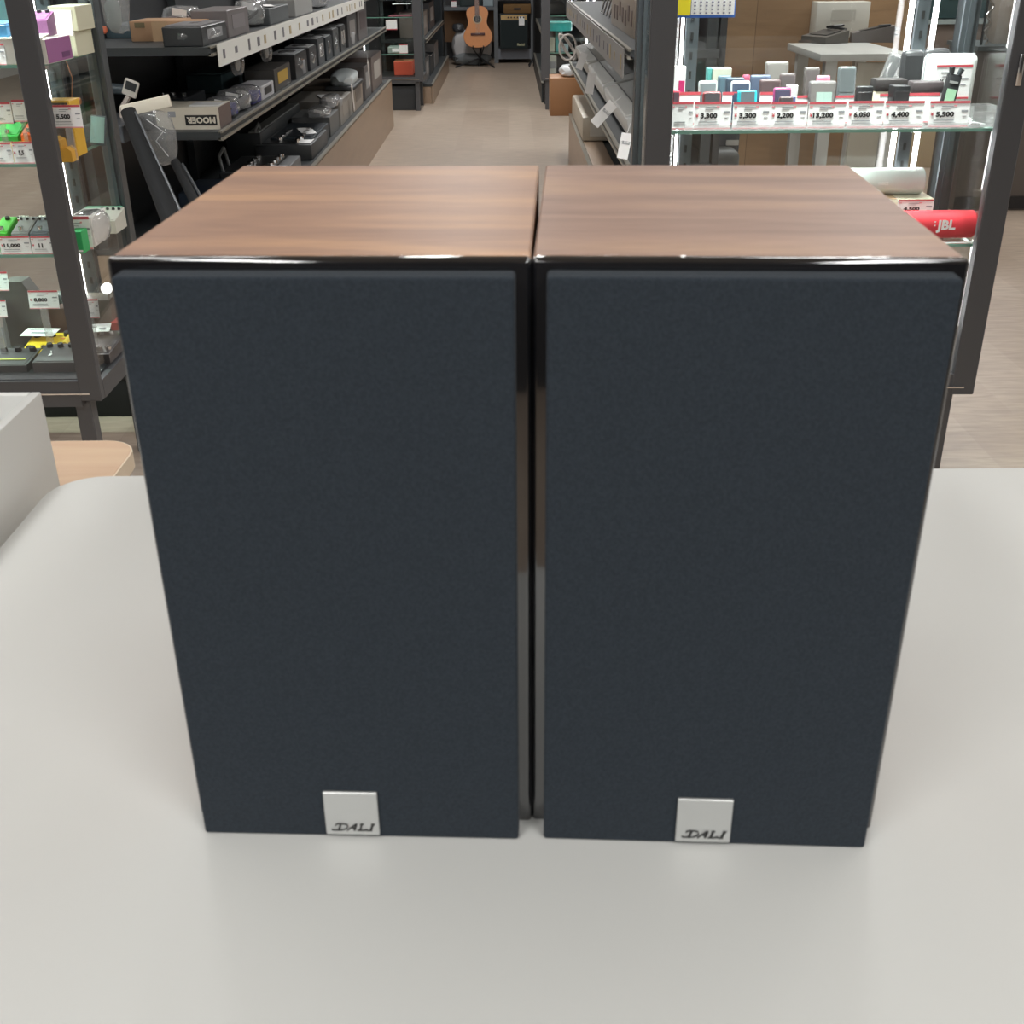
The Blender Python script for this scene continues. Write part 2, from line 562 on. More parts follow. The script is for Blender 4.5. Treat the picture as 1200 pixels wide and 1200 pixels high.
def price_tag(px0, px1, py0, py1, Y, label, price=None, group=None, tilt=8, zb=None, lines=True, rz=0, cut=None, side=None):
    a, b = P(px0, py1, y=Y), P(px1, py1, y=Y)
    top = P((px0 + px1) / 2, py0, y=Y)
    w = b.x - a.x
    z0 = a.z if zb is None else zb
    h = top.z - z0
    t = thing('price_tag', label, 'price tag', ((a.x + b.x) / 2, Y, z0), rz, group)
    t.rotation_euler = (-R(tilt), 0, rz)
    MB().box((0, 0, h / 2), (w, .001, h)).build('card', M_paper, t)
    MB().box((-w * .0, -.0009, h * .955), (w * .98, .0006, h * .09)).build('header_strip', M_red, t)
    m = MB().box((0, -.0009, h * .03), (w * .98, .0006, h * .045))
    m.build('footer_strip', M_pink, t)
    if lines:
        m = MB()
        m.box((-w * .05, -.0008, h * .80), (w * .3, .0004, h * .03))
        m.box((-w * .1, -.0008, h * .72), (w * .22, .0004, h * .02))
        m.box((-w * .12, -.0008, h * .27), (w * .5, .0004, h * .03))
        m.box((-w * .1, -.0008, h * .18), (w * .56, .0004, h * .015))
        m.box((w * .38, -.0008, h * .62), (w * .16, .0004, h * .07))
        m.box((w * .38, -.0008, h * .42), (w * .1, .0004, h * .02))
        m.build('fine_print', M_grey, t)
        MB().box((-w * .43, -.0008, h * .82), (w * .08, .0004, h * .05)).box((w * .14, -.0008, h * .82), (w * .08, .0004, h * .05)).build('symbol', M_pink, t)
    fz_ = [q for q in FLOORS if q < z0 + .006 and (a.x > 0) == (q in (RS, RL))]
    if fz_ and Y < 3 and z0 - max(fz_) > .012:
        g_ = z0 - max(fz_)
        MB().box((0, .004, -g_ / 2), (w * .25, .002, g_ + .004), rot=(R(tilt), 0, 0)).build('clear_stand', M_film, t)
    if price:
        lettering(MB(), '¥', (-w * .42, -.0009, h * .5), h * .13).build('yen_sign', M_red, t)
        lettering(MB(), price, (-w * .1, -.0009, h * .48), h * .24, w * .09 * len(price), bold=.045).build('price_text', M_ink, t)
    return t


# ================================================================== GENERIC GOODS (origin at base centre, front to -Y)
def geom(px0, px1, py0, py1, Y, z=None):
    """place a thing from where its front shows: centre x, base z, width, height"""
    a, b = P(px0, py1, y=Y), P(px1, py1, y=Y)
    top = P((px0 + px1) / 2, py0, y=Y)
    z0 = a.z if z is None else z
    return (a.x + b.x) / 2, z0, b.x - a.x, max(.006, top.z - z0)


def player(px, Y, z, rim, face, screen, label, group, tilt=12, cat='music player', d=.012, name='portable_music_player', scr=(.0, .18, .7, .5), btn=True):
    x, z0, w, h = geom(*px, Y, z)
    t = thing(name, label, cat, (x, Y, z0), 0, group)
    t.rotation_euler = (-R(tilt), 0, 0)
    MB().box((0, d / 2, h / 2), (w, d, h), bev=min(w, h) * .14, seg=3).build('case', rim, t)
    MB().box((0, -.0004, h / 2), (w * .86, .002, h * .86), bev=.0008, seg=1).build('face', face, t)
    MB().box((scr[0] * w, -.0018, h * (.5 + scr[1])), (w * scr[2], .001, h * scr[3])).build('screen', screen, t)
    if btn:
        MB().cyl((0, -.0006, h * .2), (0, -.0024, h * .2), min(w, h) * .11, 12).build('button', screen, t)
    MB().box((0, .03 + d, .004), (w * .5, .06, .003)).build('stand_foot', M_film, t)
    return t


def goods_box(px, Y, z, depth, body, label, group=None, name='carton', cat='box', panel=None, panelc=None, text=None, textc=None, rz=0, lid=None, flip=0, bev=.001, geomv=None):
    x, z0, w, h = geomv or geom(*px, Y, z)
    t = thing(name, label, cat, (x, Y, z0), rz, group)
    MB().box((0, depth / 2, h / 2), (w, depth, h), bev=bev, seg=1).build('body', body, t)
    if panel:
        pc = MB().box((panel[0] * w, -.0006, h * (.5 + panel[1])), (w * panel[2], .0012, h * panel[3])).build('printed_panel', panelc, t)
        if text:
            lettering(MB(), text, (panel[0] * w, -.0016, h * (.5 + panel[1])), h * panel[3] * .62, w * panel[2] * .86, bold=.03, flip=flip).build('lettering', textc or M_ink, pc)
    if lid:
        MB().box((0, depth / 2, h + .001), (w * .98, depth * .98, .003), bev=.0005, seg=1).build('lid', lid, t)
    return t


def pedal(px, Y, z, depth, body, label, group=None, knobs=3, knobc=None, top=None, name='effects_pedal', cat='effects pedal', rz=0, sw=1, slope=.35, text=None, textc=None, geomv=None):
    x, z0, w, h = geomv or geom(*px, Y, z)
    t = thing(name, label, cat, (x, Y, z0), rz, group)
    hf = h * (1 - slope)
    pts = [(0, 0), (depth, 0), (depth, h), (0, hf)]
    MB().prism(pts, (-w / 2, 0, 0), (0, 1, 0), (0, 0, 1), (w, 0, 0)).build('body', body, t)
    ang = math.atan2(h - hf, depth)
    m = MB()
    m.box((0, depth * .5, hf + (h - hf) * .5 + .0006), (w * .88, depth * .88, .0012), rot=(ang, 0, 0))
    m.build('top_plate', top or body, t)
    kr = min(w / (knobs + 1) * .36, depth * .12, .011)
    for k in range(knobs):
        kx = -w * .36 + w * .72 * (k / (knobs - 1) if knobs > 1 else .5)
        ky = depth * .82
        kz = hf + (h - hf) * .82
        MB().cyl((kx, ky, kz), (kx, ky - .002, kz + kr * 1.3), kr, 14, kr * .8).build('knob', knobc or M_black, t)
    for k in range(sw):
        kx = 0 if sw == 1 else -w * .34 + w * .68 * k / (sw - 1)
        ky, kz = depth * .2, hf + (h - hf) * .2
        MB().cyl((kx, ky, kz), (kx, ky, kz + .008), min(.007, depth * .08), 12).build('footswitch', M_chrome, t)
    if text:
        lettering(MB(), text, (0, depth * .5, hf + (h - hf) * .5 + .002), depth * .16, rot=(ang, 0, 0)).build('lettering', textc or M_ink, t)
    return t


def bagged(c, d, label, group=None, inner=None, seed=1, rz=0, tagc=True, name='bagged_adapter', cat='bagged accessory', cord=True):
    """a clear crumpled bag standing at c (base) with an adapter and its coiled cord inside"""
    t = thing(name, label, cat, c, rz, group)
    MB().blob((0, 0, d[2] * .5), d, .13, 3, seed, 3).build('plastic_bag', M_film, t)
    ob = MB().box((0, 0, d[2] * .35), (d[0] * .55, d[1] * .5, d[2] * .55), bev=.004, rot=(0, .12, .2 * seed)).build('contents', inner or M_black, t)
    if cord:
        pts = []
        for k in range(26):
            a = k * .55 + seed
            pts.append((d[0] * .33 * math.cos(a), d[1] * .3 * math.sin(a), d[2] * (.25 + .5 * ((k * 7) % 26) / 26)))
        MB().tube(pts, min(d) * .025, 5).build('cord', M_black, t)
    if tagc:
        MB().box((d[0] * .1, -d[1] * .44, d[2] * .75), (d[0] * .35, .001, d[2] * .25), rot=(.2, .2, 0)).build('label_sticker', M_paper, t)
    return t


# ================================================================== GLASS DISPLAY CASES
def display_case(label, x0, x1, y0, y1, zb, zt, shelves, rails, post=.055, floor_z=None, leds=True, group=None, handle=None, front_leds=False):
    """a metal framed glass cabinet on legs; every dimension in metres in the shop"""
    t = thing('glass_display_case', label, 'display case', (0, 0, 0), 0, group)
    fz = floor_z
    for xx in (x0 + post / 2, x1 - post / 2):
        MB().box((xx, y0 + post * .25, (zb + zt) / 2), (post, post * .5, zt - zb), bev=.002, seg=1).build('corner_post', M_frame, t)
        m = MB().box((xx, y1 - .02, (zb + zt) / 2), (post * .75, .04, zt - zb), bev=.002, seg=1)
        m.box((xx, y1 - .042, (zb + zt) / 2), (post * .25, .006, zt - zb))
        m.build('corner_post', M_frame2, t)
    # bottom frame: front rail with its bright sill, side rails, base board
    m = MB().box(((x0 + x1) / 2, y0 + .02, (zb + fz) / 2 - .008), (x1 - x0 - 2 * post, .035, fz - zb + .012))
    m.build('front_rail', M_frame, t)
    MB().box(((x0 + x1) / 2, y0 - .001, zb + .019), (x1 - x0 - post, .006, .0035)).build('sill_strip', M_chrome, t)
    for xx in (x0 + .012, x1 - .012):
        MB().box((xx, (y0 + y1) / 2, zb + .022), (.024, y1 - y0 - post, .044)).build('side_rail', M_frame, t)
    MB().box(((x0 + x1) / 2, y1 - .01, zb + .022), (x1 - x0 - post, .02, .044)).build('rear_rail', M_frame, t)
    MB().box(((x0 + x1) / 2, (y0 + y1) / 2, fz - .006), (x1 - x0 - .03, y1 - y0 - .03, .012)).build('base_board', M_black, t)
    MB().box(((x0 + x1) / 2, (y0 + y1) / 2, zt + .02), (x1 - x0, y1 - y0, .04)).build('top_frame', M_frame, t)
    for xx in (x0 + .055, x1 - .055):
        for yy in (y0 + .04, y1 - .04):
            MB().box((xx, yy, zb / 2), (.036, .036, zb), bev=.002, seg=1).build('leg', M_frame, t)
    # panes
    MB().box(((x0 + x1) / 2, y0 + .012, (fz + zt) / 2), (x1 - x0 - 2 * post, .005, zt - fz)).build('front_pane', M_glass, t)
    MB().box(((x0 + x1) / 2, y1 - .012, (fz + zt) / 2), (x1 - x0 - 2 * post, .005, zt - fz)).build('rear_pane', M_glass, t)
    for xx in (x0 + .02, x1 - .02):
        MB().box((xx, (y0 + y1) / 2, (fz + zt) / 2), (.005, y1 - y0 - 1.7 * post, zt - fz)).build('side_pane', M_glass, t)
    for z in shelves:
        g = MB().box(((x0 + x1) / 2, (y0 + y1) / 2 + .005, z - .003), (x1 - x0 - .065, y1 - y0 - .11, .006)).build('glass_shelf', M_shelfglass, t)
        e = MB().box(((x0 + x1) / 2, y0 + .0605, z - .003), (x1 - x0 - .07, .0012, .0062))
        for xx in (x0 + .033, x1 - .033):
            e.box((xx, (y0 + y1) / 2 + .005, z - .003), (.0012, y1 - y0 - .11, .0062))
        e.build('polished_edge', M_glassedge, g)
    for rx in rails:
        MB().box((rx, y1 - .045, (fz + zt) / 2), (.028, .012, zt - fz - .02)).build('slotted_rail', M_frame2, t)
        if leds:
            for q in ((-.027, .027) if rx > 0 and abs(rx - .41) > .01 else (-.022,)):
                MB().box((rx + q, y1 - .05, (fz + zt) / 2), (.009 if rx > .5 else .005, .008, zt - fz - .04)).build('light_strip', M_led, t)
        m = MB()
        z = fz + .05
        while z < zt:
            m.box((rx, y1 - .0518, z), (.006, .002, .016))
            z += .04
        m.build('slots', M_ink, t)
        for z in shelves:
            m = MB().prism([(0, 0), (-.19, 0), (-.19, -.006), (0, -.035)], (rx - .0015, y1 - .052, z - .006), (0, 1, 0), (0, 0, 1), (.003, 0, 0))
            m.build('shelf_bracket', M_chrome, t)
    if leds:
        MB().box(((x0 + x1) / 2, y0 + .07, zt - .008), (x1 - x0 - .16, .03, .014)).build('added_light_bar', M_led, t)  # glowing bar and area light added under the top to brighten the goods
        ld_ = bpy.data.lights.new('added_case_light', 'AREA')
        ld_.shape = 'RECTANGLE'
        ld_.size, ld_.size_y = x1 - x0 - .16, .03
        ld_.energy = (26 if y0 < 5 else 7) * (x1 - x0)
        ld_.spread = R(112 if y0 < 5 else 180)
        lo_ = bpy.data.objects.new('added_case_light', ld_)
        lo_.location = ((x0 + x1) / 2, y0 + .07, zt - .017)
        lo_.parent = t
        COL.objects.link(lo_)
    if handle:
        MB().box(handle, (.012, .004, .06), bev=.0019, seg=2).build('pull_handle', M_chrome, t)
    return t


CY = 2.4
RS = P(980, 152, y=2.46).z          # middle shelf of the right case
RL = .615                           # lower shelf of the right case
display_case('glass display case right of the aisle, holding music players and a red speaker', .282, 1.055, CY, 2.75, .285, 1.75,
             [RS, RL, 1.16], [.41, .918], .052, .335, handle=(P(1196, 82, y=CY - .004).x, CY - .004, P(1196, 82, y=CY).z))
LA, LB, LC_ = P(46, 76, y=2.46).z, P(68, 192, y=2.46).z, P(90, 298, y=2.46).z
display_case('glass display case left of the aisle, holding yellow and purple pedals', -1.98, -.932, CY, 2.83, .288, 1.75,
             [LA, LB, LC_, 1.19], [-1.05, -1.86], .048, .337, leds=True)

FLOORS[:] = [LA, LB, LC_, .337, RS, RL]
# ---------------- right case, middle shelf: the front row of tags
ra = [(787, 812, None), (813, 856, '3,300'), (858, 902, '3,300'), (902, 945, '2,200'), (946, 990, '13,200'), (992, 1034, '6,050'), (1035, 1081, '4,400'), (1087, 1134, '5,500')]
rl = ['price card at the far left of the right case shelf, beside the post', 'price card reading 3,300 below the dark red player',
      'price card reading 3,300 below the turquoise player', 'price card reading 2,200 on the right case shelf',
      'price card reading 13,200 below the grey player with a pale screen', 'price card reading 6,050 below the small black square unit',
      'price card reading 4,400 below the small black cube', 'price card reading 5,500 below the black voice recorder']
for (a, b, pr), l in zip(ra, rl):
    price_tag(a, b, 119.5 if a < 990 else 118.5, 147, 2.475, l, pr, 'price cards along the right case shelf', 6, zb=RS + .001)
# acrylic holder strip in front of the cards
tag(MB().box((.68, 2.466, RS + .005), (.62, .003, .01)).box((.68, 2.478, RS + .001), (.62, .024, .002)).build('card_holder', M_film),
    'clear strip holding the price cards on the right case shelf', 'card holder')
# second row of tags, mostly hidden
for (a, b, y0, y1), l in zip(((795, 822, 108, 119), (846, 868, 108, 119), (890, 912, 108, 119), (928, 948, 112, 121), (978, 1000, 112, 121), (1030, 1048, 110, 119), (1064, 1100, 109, 119)),
                             ('half hidden price card behind the leftmost card of the right case', 'half hidden price card between the dark red and turquoise players',
                              'half hidden price card right of the turquoise player', 'half hidden price card left of the grey player with pale screen',
                              'half hidden price card right of the grey player with pale screen', 'half hidden price card left of the small black cube',
                              'half hidden price card left of the voice recorder')):
    price_tag(a, b, y0, y1 + 8, 2.545, l, None, 'second row price cards in the right case', 6, zb=RS + .001, lines=False)
K = plastic
DKS = K(52, 58, 66, .2)
G1 = 'music players in the right glass case'
player((824, 846, 107, 121), 2.505, RS + .016, K(150, 62, 66), K(84, 60, 62), K(60, 56, 60), 'small dark red music player, second from left in the front row', G1, btn=False)
player((865, 888, 105, 121), 2.505, RS + .016, K(40, 190, 205), K(40, 170, 185), K(84, 92, 98), 'bright turquoise music player with grey screen', G1, btn=False)
player((907, 928, 102, 121), 2.51, RS + .012, K(150, 60, 110), K(70, 56, 80), K(62, 58, 82), 'music player with a magenta rim and dark face', G1, btn=False)
player((789, 797, 106, 121), 2.505, RS + .016, K(196, 70, 86), K(90, 60, 66), K(70, 50, 60), 'red music player cut off by the left post of the case', G1, btn=False)
player((914, 931, 113, 121), 2.49, RS + .02, K(78, 62, 62), K(70, 58, 60), K(60, 52, 54), 'low dark brown player in front of the magenta rimmed one', G1, btn=False)
player((948, 981, 94, 120), 2.52, RS + .012, K(96, 92, 92), K(104, 100, 98), K(150, 172, 164), 'grey rounded player with a pale green screen', G1, btn=False, scr=(.05, .0, .55, .4))
player((819, 841, 94, 120), 2.54, RS + .004, K(206, 216, 214), K(120, 130, 132), K(106, 116, 120), 'white rimmed player with a grey face', G1, btn=False)
player((857, 880, 94, 120), 2.54, RS + .004, K(206, 216, 222), K(58, 70, 92), K(50, 62, 84), 'white rimmed player with a navy face', G1, btn=False)
player((842, 858, 88, 112), 2.60, RS, K(70, 96, 110), K(64, 88, 102), K(60, 84, 96), 'slate blue player behind the two white rimmed ones', G1, btn=False)
player((851, 874, 90, 112), 2.575, RS, K(48, 66, 84), K(40, 58, 74), K(36, 50, 64), 'dark blue player between the two white rimmed ones', G1, btn=False)
player((891, 916, 92, 115), 2.565, RS, K(80, 60, 62), K(74, 56, 58), K(66, 50, 52), 'dark brown player with a wide face', G1, btn=False)
player((880, 905, 87, 108), 2.61, RS, K(74, 86, 108), K(70, 82, 104), K(64, 76, 98), 'blue grey player behind the dark brown one', G1, btn=False)
player((872, 880, 87, 100), 2.63, RS, K(190, 84, 110), K(170, 70, 96), K(150, 60, 86), 'narrow pink player at the back of the shelf', G1, btn=False)
player((915, 934, 85, 104), 2.62, RS + .004, K(86, 76, 76), K(78, 68, 70), K(70, 62, 64), 'small brown player under the rounded grey one', G1, btn=False)
player((898, 926, 71, 92), 2.66, RS + .012, K(112, 108, 104), K(104, 100, 98), K(110, 106, 102), 'rounded grey player standing tallest at the back', G1, btn=False)
player((944, 963, 78, 96), 2.65, RS + .004, K(90, 84, 82), K(84, 78, 76), K(76, 70, 70), 'dark player with a clip, alone at the back', G1, btn=False)
player((959, 975, 88, 100), 2.60, RS + .004, K(206, 120, 140), K(196, 108, 128), K(190, 100, 122), 'pale pink player behind the grey one with a screen', G1, btn=False)
player((984, 1006, 77, 92), 2.66, RS + .01, K(92, 98, 100), K(84, 90, 92), K(76, 82, 84), 'dark grey player near the middle of the back row', G1, btn=False)
goods_box((834, 856, 80, 104), 2.655, RS, .03, K(196, 198, 182), 'pale green box behind the slate blue player', 'boxes in the right glass case')
goods_box((829, 834, 80, 96), 2.66, RS, .03, K(90, 170, 164), 'thin teal box at the back left of the shelf', 'boxes in the right glass case')
goods_box((921, 934, 100, 117), 2.545, RS, .01, M_paper, 'small white box with a blue printed panel', 'boxes in the right glass case', panel=(0, -.05, .7, .5), panelc=K(96, 108, 170))
goods_box((788, 802, 78, 118), 2.60, RS, .02, M_paper, 'tall white box beside the left post of the case', 'boxes in the right glass case', panel=(.2, .1, .5, .3), panelc=K(206, 40, 110))
# small black square unit, black cube
x, z, w, h = geom(1002, 1022, 101, 121, 2.52, RS + .012)
t = thing('clip_player', 'small black square unit standing behind the 6,050 card', 'music player', (x, 2.52, z))
MB().box((0, .006, h / 2), (w, .012, h), bev=.004, seg=3).build('case', M_black, t)
MB().box((0, -.0008, h * .48), (w * .8, .0015, h * .7), bev=.0006, seg=1).build('face', K(58, 56, 58, .3), t)
x, z, w, h = geom(1046, 1065, 101, 121, 2.52, RS + .012)
t = thing('cube_speaker', 'small black cube behind the 4,400 card', 'speaker', (x, 2.52, z), R(4))
MB().box((0, w * .5, h / 2), (w, w, h), bev=.002, seg=2).build('case', M_black, t)
MB().box((0, -.0008, h * .45), (w * .86, .0015, h * .8)).build('front_grille', K(66, 64, 66, .9), t)
# wireless speakers lying behind
for px, lab, bc, sc, Y in (((1025, 1061, 92, 112), 'black topped cream speaker left of the black cube', K(222, 214, 190), K(60, 56, 56), 2.58),
                           ((1069, 1104, 95, 113), 'white speaker with a black top strip behind the 4,400 card', K(230, 232, 232), K(84, 76, 78), 2.57)):
    x, z, w, h = geom(*px, Y, RS + .004)
    t = thing('box_speaker', lab, 'speaker', (x, Y, z))
    MB().box((0, .02, h * .35), (w, .04, h * .7), bev=.003).build('case', bc, t)
    MB().box((0, .02, h * .83), (w * 1.03, .042, h * .3), bev=.003).build('top_strip', sc, t)
    if 'white' in lab:
        MB().tube([(-w * .25 + w * .08 * k, -.0008, h * .4 + (.0015 if k % 2 else -.0015)) for k in range(5)], .0006, 4).build('squiggle_mark', M_grey, t)
# dark phone in plastic, tall black speakers
x, z, w, h = geom(1029, 1050, 62, 92, 2.66, RS + .01)
t = thing('flip_phone', 'black phone in a clear sleeve leaning at the back', 'phone', (x, 2.66, z), R(-8))
MB().box((0, .01, h / 2), (w * .6, .01, h * .9), bev=.002, rot=(-.2, .35, 0)).build('case', M_black, t)
MB().box((0, .006, h / 2), (w * .9, .016, h), bev=.002, rot=(-.2, .35, 0)).build('clear_sleeve', M_film, t)
t = thing('acrylic_stand', 'small clear stand holding a dark strip at the back of the shelf', 'stand', (P(1040, 95, y=2.63).x, 2.63, RS))
MB().box((0, .01, .022), (.055, .03, .044), bev=.001).build('acrylic_block', M_film, t)
MB().box((0, -.006, .040), (.05, .002, .005)).build('dark_strip', M_black, t)
for px, lab, Y in (((1053, 1078, 59, 112), 'tall rounded black speaker left of the white rounded case', 2.64), ((1078, 1110, 57, 100), 'black speaker hidden behind the white rounded case', 2.69)):
    x, z, w, h = geom(*px, Y, RS + .002)
    t = thing('tower_speaker', lab, 'speaker', (x, Y, z))
    MB().box((0, .015, h / 2), (w, .03, h), bev=.012, seg=4).build('case', K(64, 64, 66, .35), t)
    MB().box((0, -.001, h / 2), (w * .8, .002, h * .85), bev=.0009, seg=1).build('front_grille', K(50, 50, 52, .8), t)
# white rounded case with a price card on it
x, z, w, h = geom(1083, 1141, 64, 119, 2.60, RS + .004)
t = thing('carrying_case', 'white rounded square case with a price card on its front', 'case', (x, 2.60, z), R(4))
MB().box((0, .024, h / 2), (w, .05, h), bev=.014, seg=5).build('shell', K(232, 238, 236, .3), t)
MB().box((0, .026, h / 2), (w * 1.008, .006, h * 1.008), bev=.002).build('seam', M_grey, t)
cw, ch = w * .74, h * .54
cd = MB().box((0, -.0018, h * .57), (cw, .001, ch)).build('price_card', M_paper, t)
MB().box((0, -.0026, h * .57 + ch * .47), (cw, .0006, ch * .07)).box((0, -.0026, h * .57 - ch * .47), (cw, .0006, ch * .06)).build('red_stripes', M_red, cd)
m = MB()
for k, (u, v, ww) in enumerate(((-.2, .28, .3), (-.2, .16, .2), (.3, .1, .25), (.3, -.08, .15), (-.2, -.2, .5), (-.2, -.3, .4))):
    m.box((cw * u, -.0026, h * .57 + ch * v), (cw * ww, .0004, ch * .035))
m.build('fine_print', M_grey, cd)
lettering(MB(), '¥ 5', (-cw * .25, -.0027, h * .57 + ch * .02), ch * .15).build('price_text', M_ink, cd)
# voice recorder
x, z, w, h = geom(1101, 1121, 84, 119, 2.50, RS + .012)
t = thing('voice_recorder', 'black handheld voice recorder with green screen and two microphones', 'voice recorder', (x - .004, 2.50, z - .004))
t.rotation_euler = (-R(8), R(10), 0)
MB().box((0, .006, h * .5), (w * .82, .013, h), bev=.0025).build('body', M_black, t)
MB().box((0, -.0012, h * .5), (w * .56, .0012, h * .38)).build('screen', K(158, 196, 164, .3), t)
MB().box((0, -.0012, h * .83), (w * .5, .001, h * .05)).build('maker_plate', M_silver, t)
for q in (-1, 1):
    MB().cyl((q * w * .22, .004, h), (q * w * .3, .002, h * 1.13), w * .14, 12, w * .17).build('microphone', M_frame2, t)
    MB().cyl((q * w * .2, 0, h * .17), (q * w * .2, -.0015, h * .17), w * .13, 14).build('button', M_paper, t)
# clear tray at the right end of the shelf
x, z, w, h = geom(1143, 1170, 119, 147, 2.47, RS + .001)
t = thing('acrylic_tray', 'clear empty acrylic tray at the right end of the shelf', 'tray', (x - .006, 2.5, z))
m = MB()
m.box((0, 0, .001), (w, .05, .002)).box((-w / 2, 0, h * .4), (.002, .05, h * .8)).box((w / 2, 0, h * .4), (.002, .05, h * .8)).box((0, .025, h * .4), (w, .002, h * .8)).box((0, -.025, h * .3), (w, .002, h * .6))
m.build('tray', M_film, t)
MB().box((-w * .15, 0, .004), (w * .5, .035, .003), rot=(0, .1, .3)).build('blank_card', M_paper, t)

# yellow and white calendar sign hung in the case's upper left
a, b, c = P(793, 21, y=2.49), P(861, 21, y=2.49), P(793, -22, y=2.49)
w, h = b.x - a.x, c.z - a.z
t = thing('calendar_sign', 'yellow, white and blue calendar sign hanging at the top left', 'sign', ((a.x + b.x) / 2, 2.49, a.z))
MB().box((0, 0, h / 2), (w, .002, h)).build('backing', K(60, 110, 200, .4), t)
MB().box((-w * .38, -.0016, h * .53), (w * .22, .001, h * .92)).box((w * .1, -.0016, h * .76), (w * .76, .001, h * .46)).build('yellow_field', K(250, 232, 40), t)
MB().box((w * .11, -.0018, h * .30), (w * .74, .001, h * .44)).build('white_field', M_paper, t)
m = MB()
for r_ in range(4):
    for c_ in range(7):
        m.box((w * (-.2 + .1 * c_), -.0026, h * (.13 + .1 * r_)), (w * .035, .0006, h * .035))
m.build('date_marks', K(120, 122, 150), t)
for q in (-.4, .4):
    MB().tube([(w * q, 0, h), (w * q, 0, 1.157 - a.z)], .0008, 5).build('hanging_wire', M_chrome, t)

# ---------------- right case, lower shelf
x, z, w, h = geom(1010, 1093, 234, 257, 2.60, RL)
# parcel under the round white speaker with its own price card
z = RL
a = P(1092, 251, y=2.60)
xl = P(985, 251, y=2.60).x
t = thing('speaker_carton', 'pale carton under the white cylinder speaker in the right case', 'box', ((a.x + xl) / 2, 2.60, RL))
bh = P(1050, 230, y=2.63).z - RL
MB().box((0, .05, bh / 2), (a.x - xl, .1, bh), bev=.001).build('body', K(222, 212, 190), t)
MB().box((0, .05, bh + .0004), (.04, .1, .001)).build('packing_tape', M_tape, t)
tg = price_tag(1050, 1092, 234, 253, 2.594, 'price card reading .500 under the white cylinder speaker', '4,500', None, 2, zb=RL + bh - P(1, 234, y=2.594).z + P(1, 253, y=2.594).z - .005)
bx0, bx1 = P(985, 215, y=2.64).x, P(1081, 215, y=2.64).x
rr = (P(1050, 199, y=2.65).z - P(1050, 230, y=2.65).z) / 2
t = thing('cylinder_speaker', 'white cylinder speaker lying on the pale carton', 'speaker', ((bx0 + bx1) / 2, 2.655, RL + bh))
w = bx1 - bx0
MB().cyl((-w / 2, 0, rr), (w / 2, 0, rr), rr, 32).build('body', K(214, 218, 216, .4), t)
for q in (-1, 1):
    MB().cyl((q * w / 2, 0, rr), (q * (w / 2 + .003), 0, rr), rr * .9, 32).build('end_cap', K(196, 200, 200, .3), t)
lettering(MB(), 'nect', (w * .0, -rr * .995, rr * 1.02), .008, bold=.01).build('lettering', M_paper, t)
# red JBL speaker
a, b = P(1050, 285, y=2.50), P(1143, 283, y=2.50)
rr = (P(1120, 252, y=2.51).z - P(1120, 284, y=2.51).z) / 2
t = thing('portable_speaker', 'red cylinder speaker with white lettering at the right', 'speaker', ((a.x + b.x) / 2, 2.52, RL))
w = b.x - a.x
t.location.z = RL
m = MB().cyl((-w / 2 + .008, 0, rr), (w / 2 - .008, 0, rr), rr, 32)
m.build('body', K(228, 52, 66, .6), t)
for q in (-1, 1):
    MB().cyl((q * (w / 2 - .008), 0, rr), (q * w / 2, 0, rr), rr, 32, rr * .8).build('end_cap', K(206, 44, 58, .4), t)
lx = P(1107, 268, y=2.495).x - (a.x + b.x) / 2
lt = lettering(MB(), 'JBL', (lx, -rr - .0004, rr * 1.05), rr * .92, .042, bold=.04)
lt.box((lx - .025, -rr - .0004, rr * 1.38), (.003, .0008, .003)).box((lx - .025, -rr - .0004, rr * 1.12), (.003, .0008, .003))
lt.build('lettering', M_paper, t)
price_tag(1098, 1138, 288, 297, 2.478, 'flat price card lying before the red speaker', None, None, 70, zb=RL - .004 + .004)

# ---------------- left case goods
G2 = 'price cards in the left glass case'
# top shelf A
PUR = K(158, 98, 150, .5)
a = P(57, 76, y=2.47)
bwid, bdep = .095, .15
bh = P(57, 46, y=2.47).z - LA
t = thing('pedal_carton', 'open white pedal carton with a purple right side', 'box', (a.x - bwid / 2, 2.47, LA))
MB().box((0, bdep / 2, bh / 2), (bwid, bdep, bh), bev=.001, seg=1).build('body', K(236, 232, 224), t)
sp = MB().box((bwid / 2 + .0006, bdep / 2 - .002, bh / 2), (.0012, bdep * .94, bh * .94)).build('purple_panel', PUR, t)
m = MB()
m.box((bwid / 2 + .0016, bdep * .7, bh * .25), (.0008, bdep * .3, bh * .22)).build('print', K(110, 62, 110), sp)
MB().box((0, bdep + .008, bh * 1.45), (bwid * 1.15, .004, bh * 1.1), rot=(-.25, 0, 0)).build('raised_flap', K(226, 220, 208), t)
MB().box((0, .02, bh + .004), (bwid * .9, .05, .003), rot=(.12, 0, 0)).build('front_flap', K(230, 226, 216), t)
pedal((0,) * 4, 2.55, 0, .05, PUR, 'purple pedal with four dark knobs lying in the open white carton', None, 4, K(60, 60, 62), sw=1,
      geomv=(a.x - bwid * .55, LA + bh + .002, bwid * .75, .045)).location.y = 2.545
for k, (pa, pb, lab) in enumerate((((78, 96), (36, 62), 'cream box at the bottom of the pair in the top back corner'), ((76, 97), (6, 36), 'cream box on top of the pair in the top back corner'))):
    x, z, w, h = geom(pa[0], pa[1], pb[0], pb[1], 2.68)
    goods_box((0,) * 4, 2.66, 0, .11, K(214, 212, 188), lab, 'cream boxes in the left case', geomv=(x - .012, LA if k == 0 else LA + .0515, w + .02, .05))
a = P(17, 82, y=2.475)
t = goods_box((0,) * 4, 2.475, 0, .12, K(96, 172, 224), 'blue box at the far left of the top shelf', geomv=(a.x - .06, LA, .12, .075), lid=K(70, 110, 150))
